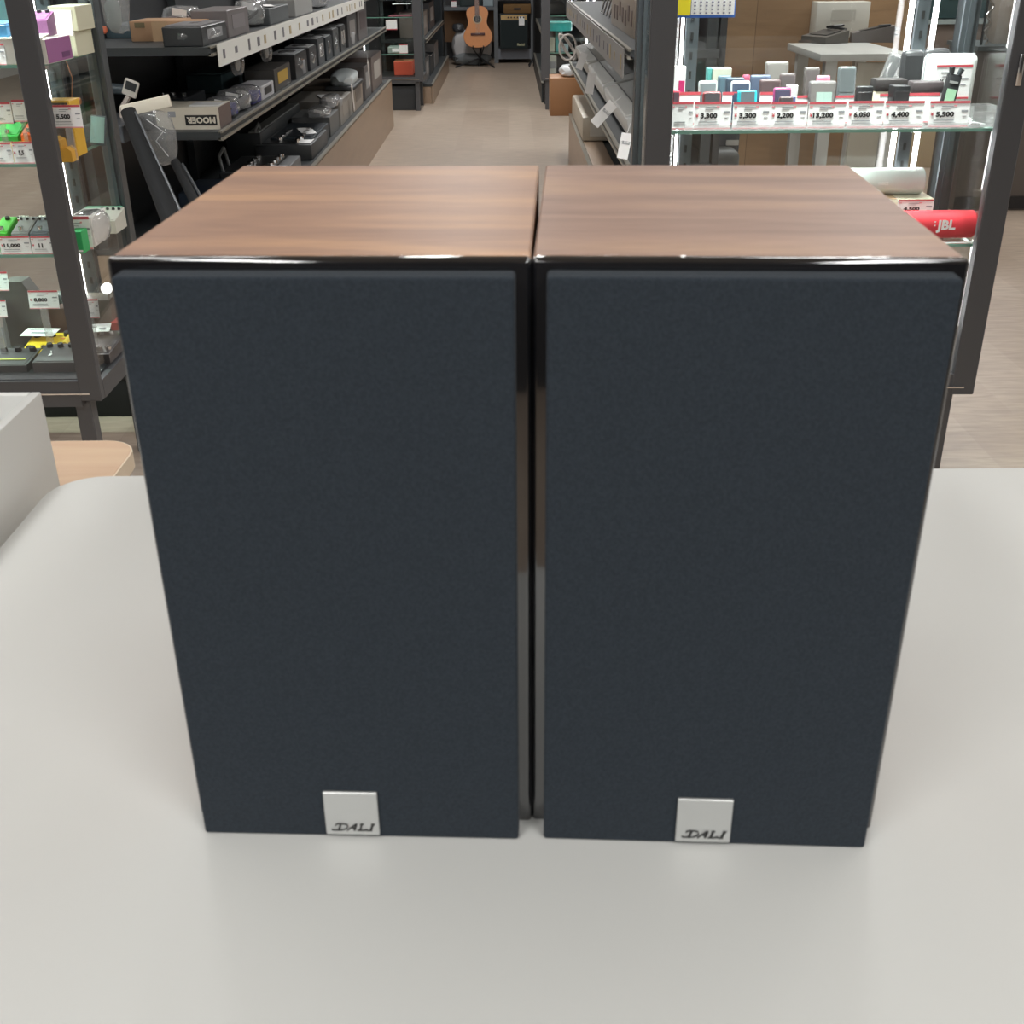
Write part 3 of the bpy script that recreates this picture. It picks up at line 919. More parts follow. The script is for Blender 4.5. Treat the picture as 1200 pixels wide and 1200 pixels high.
price_tag(-20, 9, 51, 80, 2.462, 'price card before the blue box on the top shelf', None, G2, 6, zb=LA)
a = P(6, 46, y=2.6)
goods_box((0,) * 4, 2.6, 0, .05, K(80, 140, 146), 'teal box standing behind the blue box', geomv=(a.x - .05, LA, .09, .13), panel=(.44, 0, .1, .9), panelc=M_red)
# shelf B
YEL = K(226, 178, 58, .4)
a = P(92, 182, y=2.55)
xl = P(63, 182, y=2.55).x
bw_ = a.x - xl
hh = P(80, 118, y=2.55).z - LB
t = thing('pedal_carton', 'upright yellow window carton right of the post on the second shelf', 'box', ((a.x + xl) / 2, 2.55, LB))
m = MB()
m.box((0, .03, hh / 2), (bw_, .06, hh), bev=.001, seg=1)
m.build('body', YEL, t)
MB().box((0, -.0008, hh * .34), (bw_ * .82, .0015, hh * .5)).box((0, -.0008, hh * .9), (bw_ * .82, .0015, hh * .13)).build('window', K(86, 82, 80, .3), t)
price_tag(62, 98, 123, 150, 2.50, 'price card reading 5,500 before the yellow window carton', '5,500', G2, 2, zb=P(80, 150, y=2.50).z)
t = thing('foam_block', 'stepped yellow sponge block before the yellow window carton', 'packing foam', (P(72, 182, y=2.48).x, 2.48, LB))
MB().prism([(-.03, 0), (.022, 0), (.022, .022), (.012, .03), (.004, .026), (.002, .044), (-.01, .05), (-.03, .046)], (0, 0, 0), (1, 0, 0), (0, 0, 1), (0, .035, 0)).build('block', K(218, 164, 62, .9), t)
t = thing('phone_player', 'grey green phone leaning at the back right of the second shelf', 'phone', (P(112, 155, y=2.72).x, 2.72, LB))
t.rotation_euler = (-.25, .12, 0)
MB().box((0, 0, .032), (.036, .008, .066), bev=.003).build('case', K(80, 88, 92), t)
MB().box((0, -.0046, .033), (.031, .001, .058)).build('screen', K(140, 172, 168, .2), t)
t = thing('leather_pouch', 'small orange tan pouch hanging behind the second shelf', 'pouch', (P(84, 112, y=2.80).x, 2.796, LB + .10))
MB().box((0, .0, -.012), (.045, .012, .016), bev=.005).build('pouch', K(190, 124, 84), t)
MB().tube([(0, 0, -.008), (.01, 0, .04), (.0, 0, LA - LB - .108)], .001, 5).build('strap', K(190, 124, 84), t)
for (p0, p1, q0, q1), Y, l in (((-12, 16, 120, 145), 2.53, 'left rear price card on the second shelf, above the green pedal'),
                               ((17, 36, 117, 143), 2.53, 'price card half behind the post on the second shelf'),):
    price_tag(p0, p1, q0, q1, Y, l, None, G2, 4, zb=P(10, q1, y=Y).z)
pedal((-8, 20, 146, 158), 2.545, LB, .07, K(50, 170, 70), 'green pedal left of the post on the second shelf', 'small pedals in the left case', 3)
pedal((24, 40, 144, 158), 2.55, LB, .07, K(226, 106, 50), 'orange pedal beside the post on the second shelf', 'small pedals in the left case', 2)
a = P(17, 190, y=2.48)
t = thing('window_carton', 'yellow window carton lying left of the post', 'box', (a.x - .055, 2.485, LB))
MB().box((0, .05, .017), (.13, .1, .034), bev=.001, seg=1).build('body', K(236, 200, 60, .4), t)
MB().box((-.01, .05, .0348), (.085, .05, .0015)).build('window', K(128, 114, 96, .3), t)
price_tag(-14, 17, 167, 193, 2.465, 'lower left price card before the yellow window carton', None, G2, 4, zb=LB)
price_tag(18, 42, 166, 194, 2.465, 'price card reading 5,5 partly hidden by the post', '5,5', G2, 4, zb=LB)
# shelf C
price_tag(-26, 1, 277, 299, 2.465, 'price card at the left edge of the third shelf', None, G2, 4, zb=LC_)
price_tag(2, 38, 277, 299, 2.465, 'price card reading 11,000 on the third shelf', '11,000', G2, 4, zb=LC_)
price_tag(39, 66, 277, 299, 2.465, 'price card reading 11 beside the post on the third shelf', '11', G2, 4, zb=LC_)
price_tag(-14, 14, 257, 276, 2.56, 'rear price card behind the green pedal on the third shelf', None, G2, 4, zb=LC_ + .006, lines=False)
price_tag(15, 52, 257, 276, 2.56, 'rear price card behind the grey pedals on the third shelf', None, G2, 4, zb=LC_ + .006, lines=False)
pedal((-8, 9, 262, 280), 2.49, LC_, .07, K(80, 190, 60), 'lime green pedal at the left of the third shelf', 'small pedals in the left case', 1)
pedal((14, 34, 262, 280), 2.49, LC_, .07, K(150, 154, 152), 'pale grey pedal on the third shelf', 'small pedals in the left case', 3)
pedal((36, 56, 262, 280), 2.49, LC_, .07, K(112, 124, 130), 'blue grey pedal beside the post on the third shelf', 'small pedals in the left case', 3)
for k in range(5):
    pedal((0,) * 4, 0, 0, .07, [K(168, 166, 158), K(140, 140, 128), K(118, 120, 116), K(176, 172, 160), K(150, 152, 146)][k],
          ['pale pedal at the left of the back row on the third shelf', 'olive grey pedal second in the back row of the third shelf', 'dark grey pedal third in the back row of the third shelf',
           'cream pedal fourth in the back row of the third shelf', 'light grey pedal nearest the post in the back row'][k],
          'pedals in the back rows of the third shelf', 3, sw=1, geomv=(P(2 + 12 * k, 250, y=2.64).x, LC_, .024, .035)).location.y = 2.62 + .012 * (k % 2)
a = P(106, 281, y=2.55)
t = thing('adapter_carton', 'white carton in plastic wrap with a price card, right of the post', 'box', (P(96, 281, y=2.52).x, 2.53, LC_))
MB().box((0, .05, .033), (.05, .1, .066), bev=.001, seg=1).build('body', K(228, 226, 222), t)
MB().box((.0, .05, .0668), (.034, .06, .0012)).build('top_print', K(96, 92, 90), t)
MB().blob((.006, .052, .034), (.075, .125, .078), .1, 3, 4).build('plastic_wrap', M_film, t)
price_tag(80, 108, 254, 281, 2.505, 'price card before the plastic wrapped carton', None, G2, 3, zb=LC_)
t = thing('green_carton', 'bright green carton at the third shelf edge', 'box', (P(93, 296, y=2.47).x, 2.465, LC_))
MB().box((0, .02, .024), (.026, .04, .048), bev=.001, seg=1).build('body', K(60, 176, 104), t)
MB().box((0, -.0008, .006), (.022, .001, .004)).build('print', M_paper, t)
t = pedal((0,) * 4, 2.5, LC_, .05, K(96, 80, 80), 'small brown pedal behind the green carton', 'small pedals in the left case', 2, geomv=(P(90, 270, y=2.51).x, LC_, .03, .04))
t.location.y = 2.515
for k, (px, lab, c) in enumerate((((108, 136, 236, 268), 'pale grey unit with dark knobs at the back right of the third shelf', K(206, 206, 196)),
                                  ((96, 112, 228, 250), 'pale unit with red edges at the back of the third shelf', K(196, 180, 170)))):
    x, z, w, h = geom(*px, 2.66, LC_)
    pedal((0,) * 4, 2.66, LC_, .08, c, lab, 'pale units at the back of the third shelf', 4, geomv=(x, LC_, w, .045 - .01 * k)).location.y = 2.66 + .02 * k
x = P(112, 222, y=2.74).x
t = thing('circuit_unit', 'dark unit with green edges at the rear corner of the third shelf', 'unit', (x, 2.76, LC_))
MB().box((0, .01, .02), (.09, .03, .04), bev=.002).build('body', K(100, 160, 130), t)
MB().box((0, -.006, .03), (.055, .004, .016), bev=.001).build('dark_strip', K(60, 70, 66), t)
# bottom floor of the left case
LF = .337
price_tag(35, 70, 341, 362, 2.60, 'price card reading 8,800 above the yellow pedal', '8,800', G2, 10, zb=P(50, 362, y=2.60).z)
price_tag(101, 117, 351, 373, 2.56, 'price card right of the post near the case bottom', None, G2, 10, zb=P(108, 373, y=2.56).z)
price_tag(-16, 9, 352, 372, 2.53, 'price card at the left edge below the third shelf', None, G2, 10, zb=P(0, 372, y=2.53).z)
price_tag(-16, 11, 319, 341, 2.64, 'price card at the left edge just under the third shelf', None, G2, 10, zb=P(0, 341, y=2.64).z)
x = P(28, 395, y=2.64).x
t = thing('padded_gig_bag', 'dark grey soft bag standing behind the yellow pedal', 'bag', (x, 2.66, LF))
hh = P(20, 333, y=2.64).z - LF
MB().prism([(-.055, 0), (.05, 0), (.036, hh * .75), (.012, hh), (-.03, hh), (-.05, hh * .82)], (0, 0, 0), (1, 0, 0), (0, 0, 1), (0, .05, 0)).build('bag', K(98, 94, 92, .8), t)
x = P(62, 390, y=2.72).x
t = thing('storage_bin', 'brownish low bin at the back of the left case floor', 'bin', (x, 2.70, LF))
MB().box((0, .04, .04), (.15, .08, .085), bev=.004).build('bin', K(120, 100, 94, .5), t)
x = P(50, 340, y=2.74).x
t = thing('rack_unit', 'grey green slim unit on the brownish bin', 'unit', (x, 2.735, LF + .083))
MB().box((0, .02, .011), (.085, .04, .022), bev=.001).build('body', K(96, 112, 108, .3), t)
MB().box((0, -.0008, .011), (.075, .001, .012)).build('front_plate', K(52, 60, 58, .3), t)
x = P(124, 380, y=2.70).x
t = thing('storage_bin', 'dark brown bin at the right rear of the left case floor', 'bin', (x - .035, 2.71, LF))
MB().box((0, .035, .05), (.10, .07, .10), bev=.004).build('bin', K(110, 100, 92, .5), t)
t = thing('desk_lamp', 'tiny bright white lamp head on the dark brown bin', 'lamp', (P(122, 348, y=2.69).x, 2.72, LF + .1))
MB().cyl((0, 0, 0), (0, 0, .012), .003, 10).build('stem', M_chrome, t)
MB().cyl((0, -.008, .026), (0, .004, .026), .013, 16).build('lamp_head', mat('lamp_white', (1, 1, 1), .4, emit=2.5), t)
# yellow multi pedal
a = P(8, 417, y=2.49)
b = P(58, 417, y=2.49)
t = pedal((0,) * 4, 2.54, LF, .12, K(236, 204, 60, .35), 'yellow pedal with three chrome switches on the case floor', None, 3, sw=3, geomv=((a.x + b.x) / 2 + .01, LF, b.x - a.x, .032))
t.rotation_euler = (0, 0, R(4))
MB().tube([(.048, .03, .03), (.055, .06, .04), (.056, .11, .042)], .008, 10).build('side_roll', K(240, 206, 70, .35), t)
MB().box((0.0, .03, .026), (.018, .012, .001), rot=(.1, 0, .3)).build('red_print', M_red, t)
t = thing('price_tag', 'price card lying on the yellow pedal', 'price tag', (P(48, 396, y=2.62).x, 2.622, LF + .046), R(-6), G2)
t.rotation_euler = (R(6), 0, R(-4))
MB().box((0, 0, 0), (.082, .046, .001)).build('card', M_paper, t)
MB().box((0, -.005, .0008), (.04, .008, .0004)).box((0, .012, .0008), (.06, .003, .0004)).build('fine_print', M_grey, t)
t = pedal((0,) * 4, 2.46, LF, .10, K(84, 82, 84, .3), 'dark grey pedal with clustered knobs in front of the yellow one', 'floor pedals of the left case', 4, K(50, 50, 52), sw=0,
          geomv=(P(65, 432, y=2.46).x, LF, .105, .036), text='MULTI' if 0 else None)
t.location.y = 2.462
MB().tube([(-.022, .045, .037), (-.022, .045, .033)], .002, 5).box((-.022, .036, .0302), (.006, .014, .001)).build('white_mark', M_paper, t)
t = pedal((0,) * 4, 2.46, LF, .10, K(76, 76, 78, .3), 'dark pedal with a yellow green printed line at the left', 'floor pedals of the left case', 3, K(50, 50, 52), sw=0,
          geomv=(P(12, 432, y=2.46).x - .01, LF, .095, .026))
t.location.y = 2.462
MB().box((0, .03, .0225), (.07, .006, .001), rot=(.09, 0, 0)).build('printed_line', K(180, 180, 90), t)
t = pedal((0,) * 4, 2.53, LF, .15, K(70, 66, 66, .3), 'black effects unit right of the post on the case floor', 'floor pedals of the left case', 3, K(150, 150, 150), sw=3,
          geomv=(P(118, 430, y=2.5).x - .014, LF, .062, .034))
t.location.y = 2.52
t = goods_box((0,) * 4, 2.70, 0, .07, K(214, 76, 74, .4), 'red unit behind the black effects unit', geomv=(-.968, LF, .05, .045))
t = thing('price_tag', 'price card lying on the black effects unit right of the post', 'price tag', (P(118, 396, y=2.66).x, 2.652, LF + .046), R(10), G2)
MB().box((0, 0, 0), (.06, .045, .001), rot=(.15, 0, 0)).build('card', M_paper, t)
MB().box((.012, -.008, .0008), (.015, .008, .0004), rot=(.15, 0, 0)).box((-.012, .004, .0016), (.02, .006, .0004), rot=(.15, 0, 0)).build('fine_print', M_grey, t)
t = goods_box((0,) * 4, 2.62, 0, .05, K(220, 120, 60, .4), 'small orange unit beside the post on the case floor', geomv=(P(78, 402, y=2.62).x, LF, .03, .03))


t = thing('floor_filler', 'low black crate on the floor under the left glass case', 'filler', (-1.4, P(75, 489, z=0).y + .07, 0))  # plain black block added as the dark strip under the case
MB().box((0, 0, .09), (.86, .14, .18), bev=.004).build('filler', K(26, 27, 28, .8), t)
MB().box((0, -.071, .13), (.8, .004, .03)).build('rim', K(34, 35, 37, .6), t)

# ================================================================== SHELVING (gondolas)
def gondola(label, side, x_front, x_back, y0, y1, base_h, levels, depth_of, base_mat, top=1.55, group=None, bay=1.2, base_end=True):
    """long shelving run along the aisle; side=+1 when it stands right of the aisle"""
    t = thing('shelving_unit', label, 'shelving', (0, 0, 0), 0, group)
    MB().box((x_back, (y0 + y1) / 2, top / 2), (.02, y1 - y0, top)).build('back_panel', M_black, t)
    cx = (x_front + x_back) / 2
    MB().box((cx, (y0 + y1) / 2, base_h - .008), (abs(x_front - x_back), y1 - y0, .016)).build('bottom_deck', M_deck, t)
    MB().box((x_front, (y0 + y1) / 2, base_h / 2 - .004), (.014, y1 - y0, base_h - .008)).build('kick_panel', base_mat, t)
    MB().box((x_front + side * .0, (y0 + y1) / 2, base_h + .001), (.018, y1 - y0, .006)).build('edge_trim', M_lip, t)
    for yy in (y0 + .007, y1 - .007):
        MB().box((cx, yy, base_h / 2 - .01), (abs(x_front - x_back) - .02, .014, base_h - .02)).build('end_panel', base_mat, t)
    for z, xf in levels:
        c2 = (xf + x_back) / 2
        s_ = MB().box((c2, (y0 + y1) / 2, z - .012), (abs(xf - x_back), y1 - y0, .024)).build('shelf_board', M_deck, t)
        m = MB()
        m.box((xf, (y0 + y1) / 2, z - .001), (.012, y1 - y0, .006)).box((xf, (y0 + y1) / 2, z - .022), (.014, y1 - y0, .008))
        m.build('front_lip', M_lip, s_)
    y = y0 + .03
    while y < y1:
        m = MB().box((x_back - side * .03, y, top / 2), (.03, .03, top))
        m.build('upright', M_deck, t)
        y += bay
    return t


GX, GB = -.885, -1.36
GZ1, GZ2, GZ0 = .945, .700, .335
gondola('black shelving run left of the aisle with taupe base panel', -1, GX, GB, 3.66, 9.0, GZ0, [(GZ2, -.90), (GZ1, -.90)], 0, M_taupe)
# hanging light strip with labels along the first shelf
def label_strip(xf, y0, y1, z1, z0, label, n, side, mt=None):
    t = thing('shelf_label_strip', label, 'label strip', (xf, y0, z0))
    L = y1 - y0
    MB().box((0, L / 2, (z1 - z0) / 2), (.003, L, z1 - z0), rot=(0, side * .0, 0)).build('strip', mt or K(232, 232, 226, .35), t)
    h = z1 - z0
    m, m2 = MB(), MB()
    rnd = random.Random(n)
    y = .06
    while y < L - .1:
        sz = rnd.uniform(.02, .045)
        (m if rnd.random() < .6 else m2).box((-side * .0022, y + sz / 2, h * .5), (.001, sz, h * rnd.uniform(.3, .55)))
        y += sz + rnd.uniform(.06, .2)
    m.build('dark_marks', K(112, 110, 116), t)
    m2.build('ochre_marks', K(176, 158, 120), t)
    return t


label_strip(-.888, 3.70, 7.6, GZ1 + .005, GZ1 - .06, 'pale label strip clipped along the upper left shelf', 3, -1)

# top shelf goods
t = thing('brown_carton', 'flat brown cardboard carton at the near end of the upper shelf', 'box', (P(197, 38, y=3.95).x, 3.93, GZ1), 0)
w = P(240, 36, y=3.93).x - P(156, 36, y=3.93).x
hh = P(200, 12, y=3.93).z - P(200, 36, y=3.93).z
MB().box((0, .1, hh / 2), (w, .2, hh), bev=.002).build('body', M_card, t)
MB().box((-.02, -.0006, hh / 2), (.05, .001, hh)).build('packing_tape', M_tape, t)
MB().box((w * .34, -.0008, hh / 2), (w * .28, .001, hh * .9)).build('shipping_label', K(206, 186, 160), t)
MB().box((-w * .36, -.0008, hh * .8), (w * .14, .001, hh * .25)).build('printed_mark', K(120, 108, 80), t)
G3 = 'boxes on the upper left shelf'
def onshelf(px0, px1, pyb, pyt, xfront, zs, label, body, group, depth=.2, kind='goods', **k):
    """a box whose aisle-side face stands near x = xfront, seen between px0 (near) and px1 (far)"""
    n = P(px0, pyb, x=xfront)
    f_ = P(px1, pyb, x=xfront)
    y0, y1 = min(n.y, f_.y), max(n.y, f_.y)
    h = max(.02, k.pop('h', None) or P(px0, pyt, x=xfront).z - zs)
    t = thing(k.pop('name', 'carton'), label, k.pop('cat', 'box'), (xfront, (y0 + y1) / 2, zs), k.pop('rz', 0), group)
    sd = -1 if xfront < 0 else 1
    MB().box((sd * depth / 2, 0, h / 2), (depth, y1 - y0, h), bev=.002, seg=1).build('body', body, t)
    return t, depth, y1 - y0, h, sd


def boxes_row(rows, group):
    for (y, ln, dep, h, xf, zs, c, lab, extra) in rows:
        sd = -1 if xf < 0 else 1
        t = thing(extra.get('name', 'carton'), lab, extra.get('cat', 'box'), (xf + sd * dep / 2, y + ln / 2, zs), R(extra.get('rz', 0)), extra.get('group', group))
        MB().box((0, 0, h / 2), (dep, ln, h), bev=.0025, seg=1).build('body', c, t)
        if 'lid' in extra:
            MB().box((0, 0, h + .002), (dep * .9, ln * .9, .004)).build('lid', extra['lid'], t)
        if 'label' in extra:
            MB().box((-sd * (dep / 2 + .0008), 0, h * .55), (.0012, ln * .6, h * .5)).build('front_label', extra['label'], t)
        if zs > GZ0 and 0 < y < 9 and xf > -1 and xf < 0 and 'lid' in extra:
            MB().blob((0, 0, h * .53), (dep * 1.18, ln * 1.12, h * 1.22), .09, 3, int(y * 10)).build('plastic_wrap', M_film, t)
        if 'card' in extra:
            MB().box((-sd * dep * .2, -ln * .1, h + .0045), (dep * .35, ln * .4, .001), rot=(0, 0, .3)).build('price_card', M_paper, t)
        if 'end' in extra:
            MB().box((0, -ln / 2 - .0008, h * .5), (dep * .7, .0012, h * .6)).build('end_label', extra['end'], t)
        if 'knobs' in extra:
            for k in range(extra['knobs']):
                MB().cyl((sd * (-dep * .3 + dep * .6 * k / max(1, extra['knobs'] - 1)), -ln * .2, h), (sd * (-dep * .3 + dep * .6 * k / max(1, extra['knobs'] - 1)), -ln * .2, h + .012), .009, 10).build('knob', M_chrome, t)


def ypx(px, x, z):
    """distance along the aisle at which a shelf edge at (x, z) shows at column px"""
    best, by_ = 1e9, 0
    y = 1.0
    while y < 16:
        F = y * math.cos(PITCH) + (CAMH - z) * math.sin(PITCH)
        u = 600 + FPX * x / F
        if abs(u - px) < best:
            best, by_ = abs(u - px), y
        y += .01
    return by_


def row_px(lst, xf, zs, group):
    rows = []
    for (a, b, dep, h, c, lab, ex) in lst:
        ya, yb = sorted((ypx(a, xf, zs), ypx(b, xf, zs)))
        rows.append((ya, yb - ya, dep, h, xf, zs, c, lab, ex))
    boxes_row(rows, group)


BK = K(44, 46, 48, .4)
row_px([(243, 272, .12, .055, BK, 'black box with white print beside the brown carton', dict(label=K(150, 150, 152), lid=K(120, 118, 120))),
        (274, 298, .12, .085, K(112, 106, 106), 'grey brown box behind the black printed box', dict(label=K(128, 122, 124))),
        (322, 344, .12, .06, K(84, 88, 90), 'dark grey box in the middle of the upper shelf', dict(card=1)),
        (352, 372, .12, .07, K(150, 150, 148), 'light grey box farther along the upper shelf', dict()),
        ], -.925, GZ1, G3)
row_px([(200, 240, .2, .04, K(70, 88, 96), 'dark blue box lying on the back of the upper shelf', dict())], -1.15, GZ1, G3)
bagged((-.985, ypx(310, -.95, GZ1), GZ1), (.12, .16, .1), 'clear bag with a coiled cable on the upper shelf', 'bagged goods on the left shelving', K(120, 124, 122), 11)
bagged((-1.12, ypx(262, -1.0, GZ1), GZ1), (.14, .2, .1), 'crumpled clear bag behind the grey brown box', 'bagged goods on the left shelving', K(146, 130, 132), 12)
# near end bags hanging at the left end of the upper shelf
t = thing('hanging_bag', 'clear bag with cables hanging at the near end, orange part below', 'bag', (P(136, 40, y=3.55).x, 3.58, P(136, 44, y=3.55).z))
MB().blob((0, 0, .10), (.085, .05, .20), .16, 3, 3).build('plastic_bag', M_film, t)
MB().blob((-.01, 0, .06), (.05, .03, .10), .2, 2, 8).build('contents', K(120, 128, 126), t)
MB().blob((-.04, -.01, .02), (.022, .02, .024), .1, 2, 5).build('orange_plug', K(190, 100, 70), t)
MB().box((.01, -.02, .165), (.07, .001, .05), rot=(.2, .3, 0)).build('price_card', M_paper, t)

# middle shelf: MOOER carton upside down
xr, xl2 = P(258, 150, y=3.72).x, P(170, 150, y=3.72).x
hh = P(220, 122, y=3.72).z - P(220, 148, y=3.72).z
t = thing('effects_carton', 'cream carton lettered upside down at the near end of the middle shelf', 'box', ((xr + xl2) / 2, 3.72, GZ2))
w = xr - xl2
MB().prism([(-w / 2, hh * .35), (-w * .18, hh * .0), (w / 2, 0), (w / 2, hh), (-w / 2, hh)], (0, 0, 0), (1, 0, 0), (0, 0, 1), (0, .17, 0)).build('body', K(206, 198, 182), t)
lp = MB().box((w * .26, -.0008, hh * .42), (w * .42, .0012, hh * .46)).build('name_panel', M_ink, t)
lettering(MB(), 'MOOER', (w * .26, -.0018, hh * .42), hh * .30, w * .38, bold=.04, flip=math.pi).build('lettering', K(214, 206, 190), lp)
MB().box((-w * .12, -.0008, hh * .7), (w * .1, .001, hh * .25)).build('barcode', M_grey, t)
MB().box((w / 2 + .0008, .085, hh * .5), (.0012, .16, hh * .96)).build('brown_end', K(104, 88, 84), t)
MB().box((w * .3, .07, hh + .002), (w * .4, .1, .003)).build('price_card', K(210, 210, 210), t)
row_px([(262, 276, .1, .04, K(196, 190, 178), 'small white carton behind the cream lettered one', dict(card=1)),
        (312, 326, .1, .05, K(196, 196, 200), 'grey white folded pack in the row of bagged goods', dict(label=BK)),
        (328, 346, .12, .085, K(70, 68, 66), 'black pack with yellow marks on the middle shelf', dict(label=K(196, 160, 60))),
        (352, 366, .12, .10, BK, 'black boxed item in clear wrap on the middle shelf', dict(lid=K(190, 194, 198))),  # pale lid colours from here on stand in for bright edge highlights
        (369, 377, .12, .10, K(60, 62, 66), 'first of the tall dark boxes on the middle shelf', dict(lid=K(196, 198, 200))),
        (379, 386, .12, .12, K(72, 76, 80), 'second of the tall dark boxes with a pale edge', dict(lid=K(200, 202, 204), label=K(190, 190, 190))),
        (388, 395, .12, .11, K(52, 60, 66), 'third of the tall dark boxes, bluish', dict(lid=K(196, 200, 204))),
        (397, 403, .12, .13, K(84, 88, 90), 'fourth of the tall dark boxes, greyer', dict(lid=K(200, 202, 204))),
        (405, 411, .12, .13, K(60, 62, 64), 'fifth of the tall dark boxes before the stacked cases', dict(lid=K(190, 192, 194), label=K(190, 186, 180))),
        (414, 424, .14, .17, K(70, 70, 72), 'tall box pile near the far end of the middle shelf', dict(label=K(150, 146, 144))),
        (426, 436, .14, .2, K(100, 96, 96), 'far most tall box on the middle shelf', dict(label=K(84, 72, 74))),
        ], -.925, GZ2, 'boxes on the middle left shelf')
gb = 'bagged goods on the left shelving'
for k, (px, sc, lab) in enumerate(((280, (.12, .16, .07), 'crumpled clear bag just past the small white carton'), (293, (.12, .18, .075), 'clear bag holding a silver adapter on the middle shelf'),
                                   (305, (.12, .2, .07), 'clear bag with white paper beside the grey white pack'), (360, (.09, .2, .1), 'clear bag leaning on the black boxed item'))):
    bagged((-.97, ypx(px, -.93, GZ2), GZ2), sc, lab, gb, K(140 if k % 2 else 90, 140 if k % 2 else 90, 142), 20 + k)
for k, (px, x_, z_, sc, lab) in enumerate(((349, -.95, GZ2, (.08, .14, .09), 'small silver bag after the black and yellow pack'), (412, -.95, GZ2, (.08, .3, .12), 'shiny bag between the tall boxes of the middle shelf'),
                                           (397, -.95, GZ0 + .102, (.1, .3, .07), 'silver bag on top of the grey mixer box'), (384, -.97, GZ0 + .086, (.12, .3, .06), 'clear bag on the dark teal tray'),
                                           (383, -.95, GZ1, (.1, .4, .09), 'clear bag toward the far end of the upper left shelf'), (312, -1.1, GZ1, (.12, .3, .11), 'clear bag at the back of the upper left shelf'))):
    bagged((x_ - .02, ypx(px, x_, z_), z_), sc, lab, gb, K(168, 170, 172), 90 + k, cord=False)
# dim goods behind on the middle shelf
row_px([(150, 185, .12, .05, K(60, 62, 66), 'dark unit behind the cream carton, left', dict(knobs=3)), (190, 215, .12, .05, BK, 'black unit with knobs behind the cream carton', dict(knobs=4)),
        (222, 246, .12, .045, K(50, 54, 58), 'dark unit at the back right of the cream carton', dict(knobs=3)), (266, 290, .14, .07, K(52, 72, 76), 'dark teal box at the back of the middle shelf', dict(lid=K(90, 110, 112)))],
       -1.13, GZ2, 'units at the back of the middle shelf')
# pack card and hanging pouch at the near end
t = thing('pouch_pack', 'clear pouch hung under a white header card at the near shelf end', 'bag', (P(172, 128, y=3.5).x, 3.50, P(180, 196, y=3.5).z))
hz = P(172, 124, y=3.5).z - t.location.z
MB().box((0, 0, hz), (.15, .012, .034), bev=.003, rot=(0, -.2, 0)).build('header_card', K(216, 208, 192), t)
MB().blob((.02, .0, hz * .48), (.12, .05, hz * .98), .14, 3, 31).build('plastic_bag', M_film, t)
MB().box((-.03, .02, hz * .75), (.09, .04, hz * .3), bev=.01).build('contents', BK, t)
m = MB()
m.tube([(.0, -.02, hz * .8), (.045, -.02, hz * .6), (.02, -.02, hz * .45), (.05, -.02, hz * .2)], .0015, 5)
m.build('drawcord', K(190, 190, 190), t)
t = thing('hanging_tuner', 'small white framed gadget hanging at the near shelf end', 'gadget', (P(149, 102, y=3.6).x, 3.62, P(149, 108, y=3.6).z))
t.rotation_euler = (0, .4, 0)
MB().box((0, 0, .01), (.045, .01, .05), bev=.008).build('frame', K(190, 184, 176), t)
MB().box((0, -.0055, .016), (.033, .002, .024)).build('screen', BK, t)
MB().tube([(0, 0, -.015), (-.012, 0, -.06), (.0, 0, -.09)], .008, 6).build('label_tail', K(176, 164, 156), t)
t = thing('headphone_case', 'dark rounded bar lying beside the white framed gadget', 'case', (P(134, 72, y=3.7).x, 3.7, GZ2 + .13))
MB().cyl((-.06, 0, 0), (.05, 0, -.01), .016, 14).build('bar', K(66, 74, 80, .3), t)
MB().tube([(-.04, .04, 0), (-.04, .04, -.13)], .005, 6).build('support', BK, t)
# leaning instrument bags at the near end, standing on the floor
for k, (pa, pb, lab) in enumerate((((150, 130), (215, 290), 'black padded gig bag leaning at the near end of the left shelving'),
                                   ((205, 190), (245, 270), 'slim black case leaning next to the gig bag'))):
    a, b = P(*pa, y=3.45 + .05 * k), P(*pb, y=3.25 + .05 * k)
    d = (b - a).normalized()
    t = thing('gig_bag', lab, 'instrument bag', (0, 0, 0), 0, 'instrument bags leaning at the left shelving')
    end = a + d * (a.z / -d.z) if d.z < 0 else b
    m = MB().cyl(tuple(a), tuple(end), .022 - .008 * k, 18, .05 - .03 * k)
    m.build('bag', K(15, 16, 18, .9), t)
    MB().tube([tuple(a + Vector((.03, -.03, 0))), tuple((a + end) / 2 + Vector((.06, -.05, 0)))], .004, 6).build('zip', K(44, 46, 50), t)

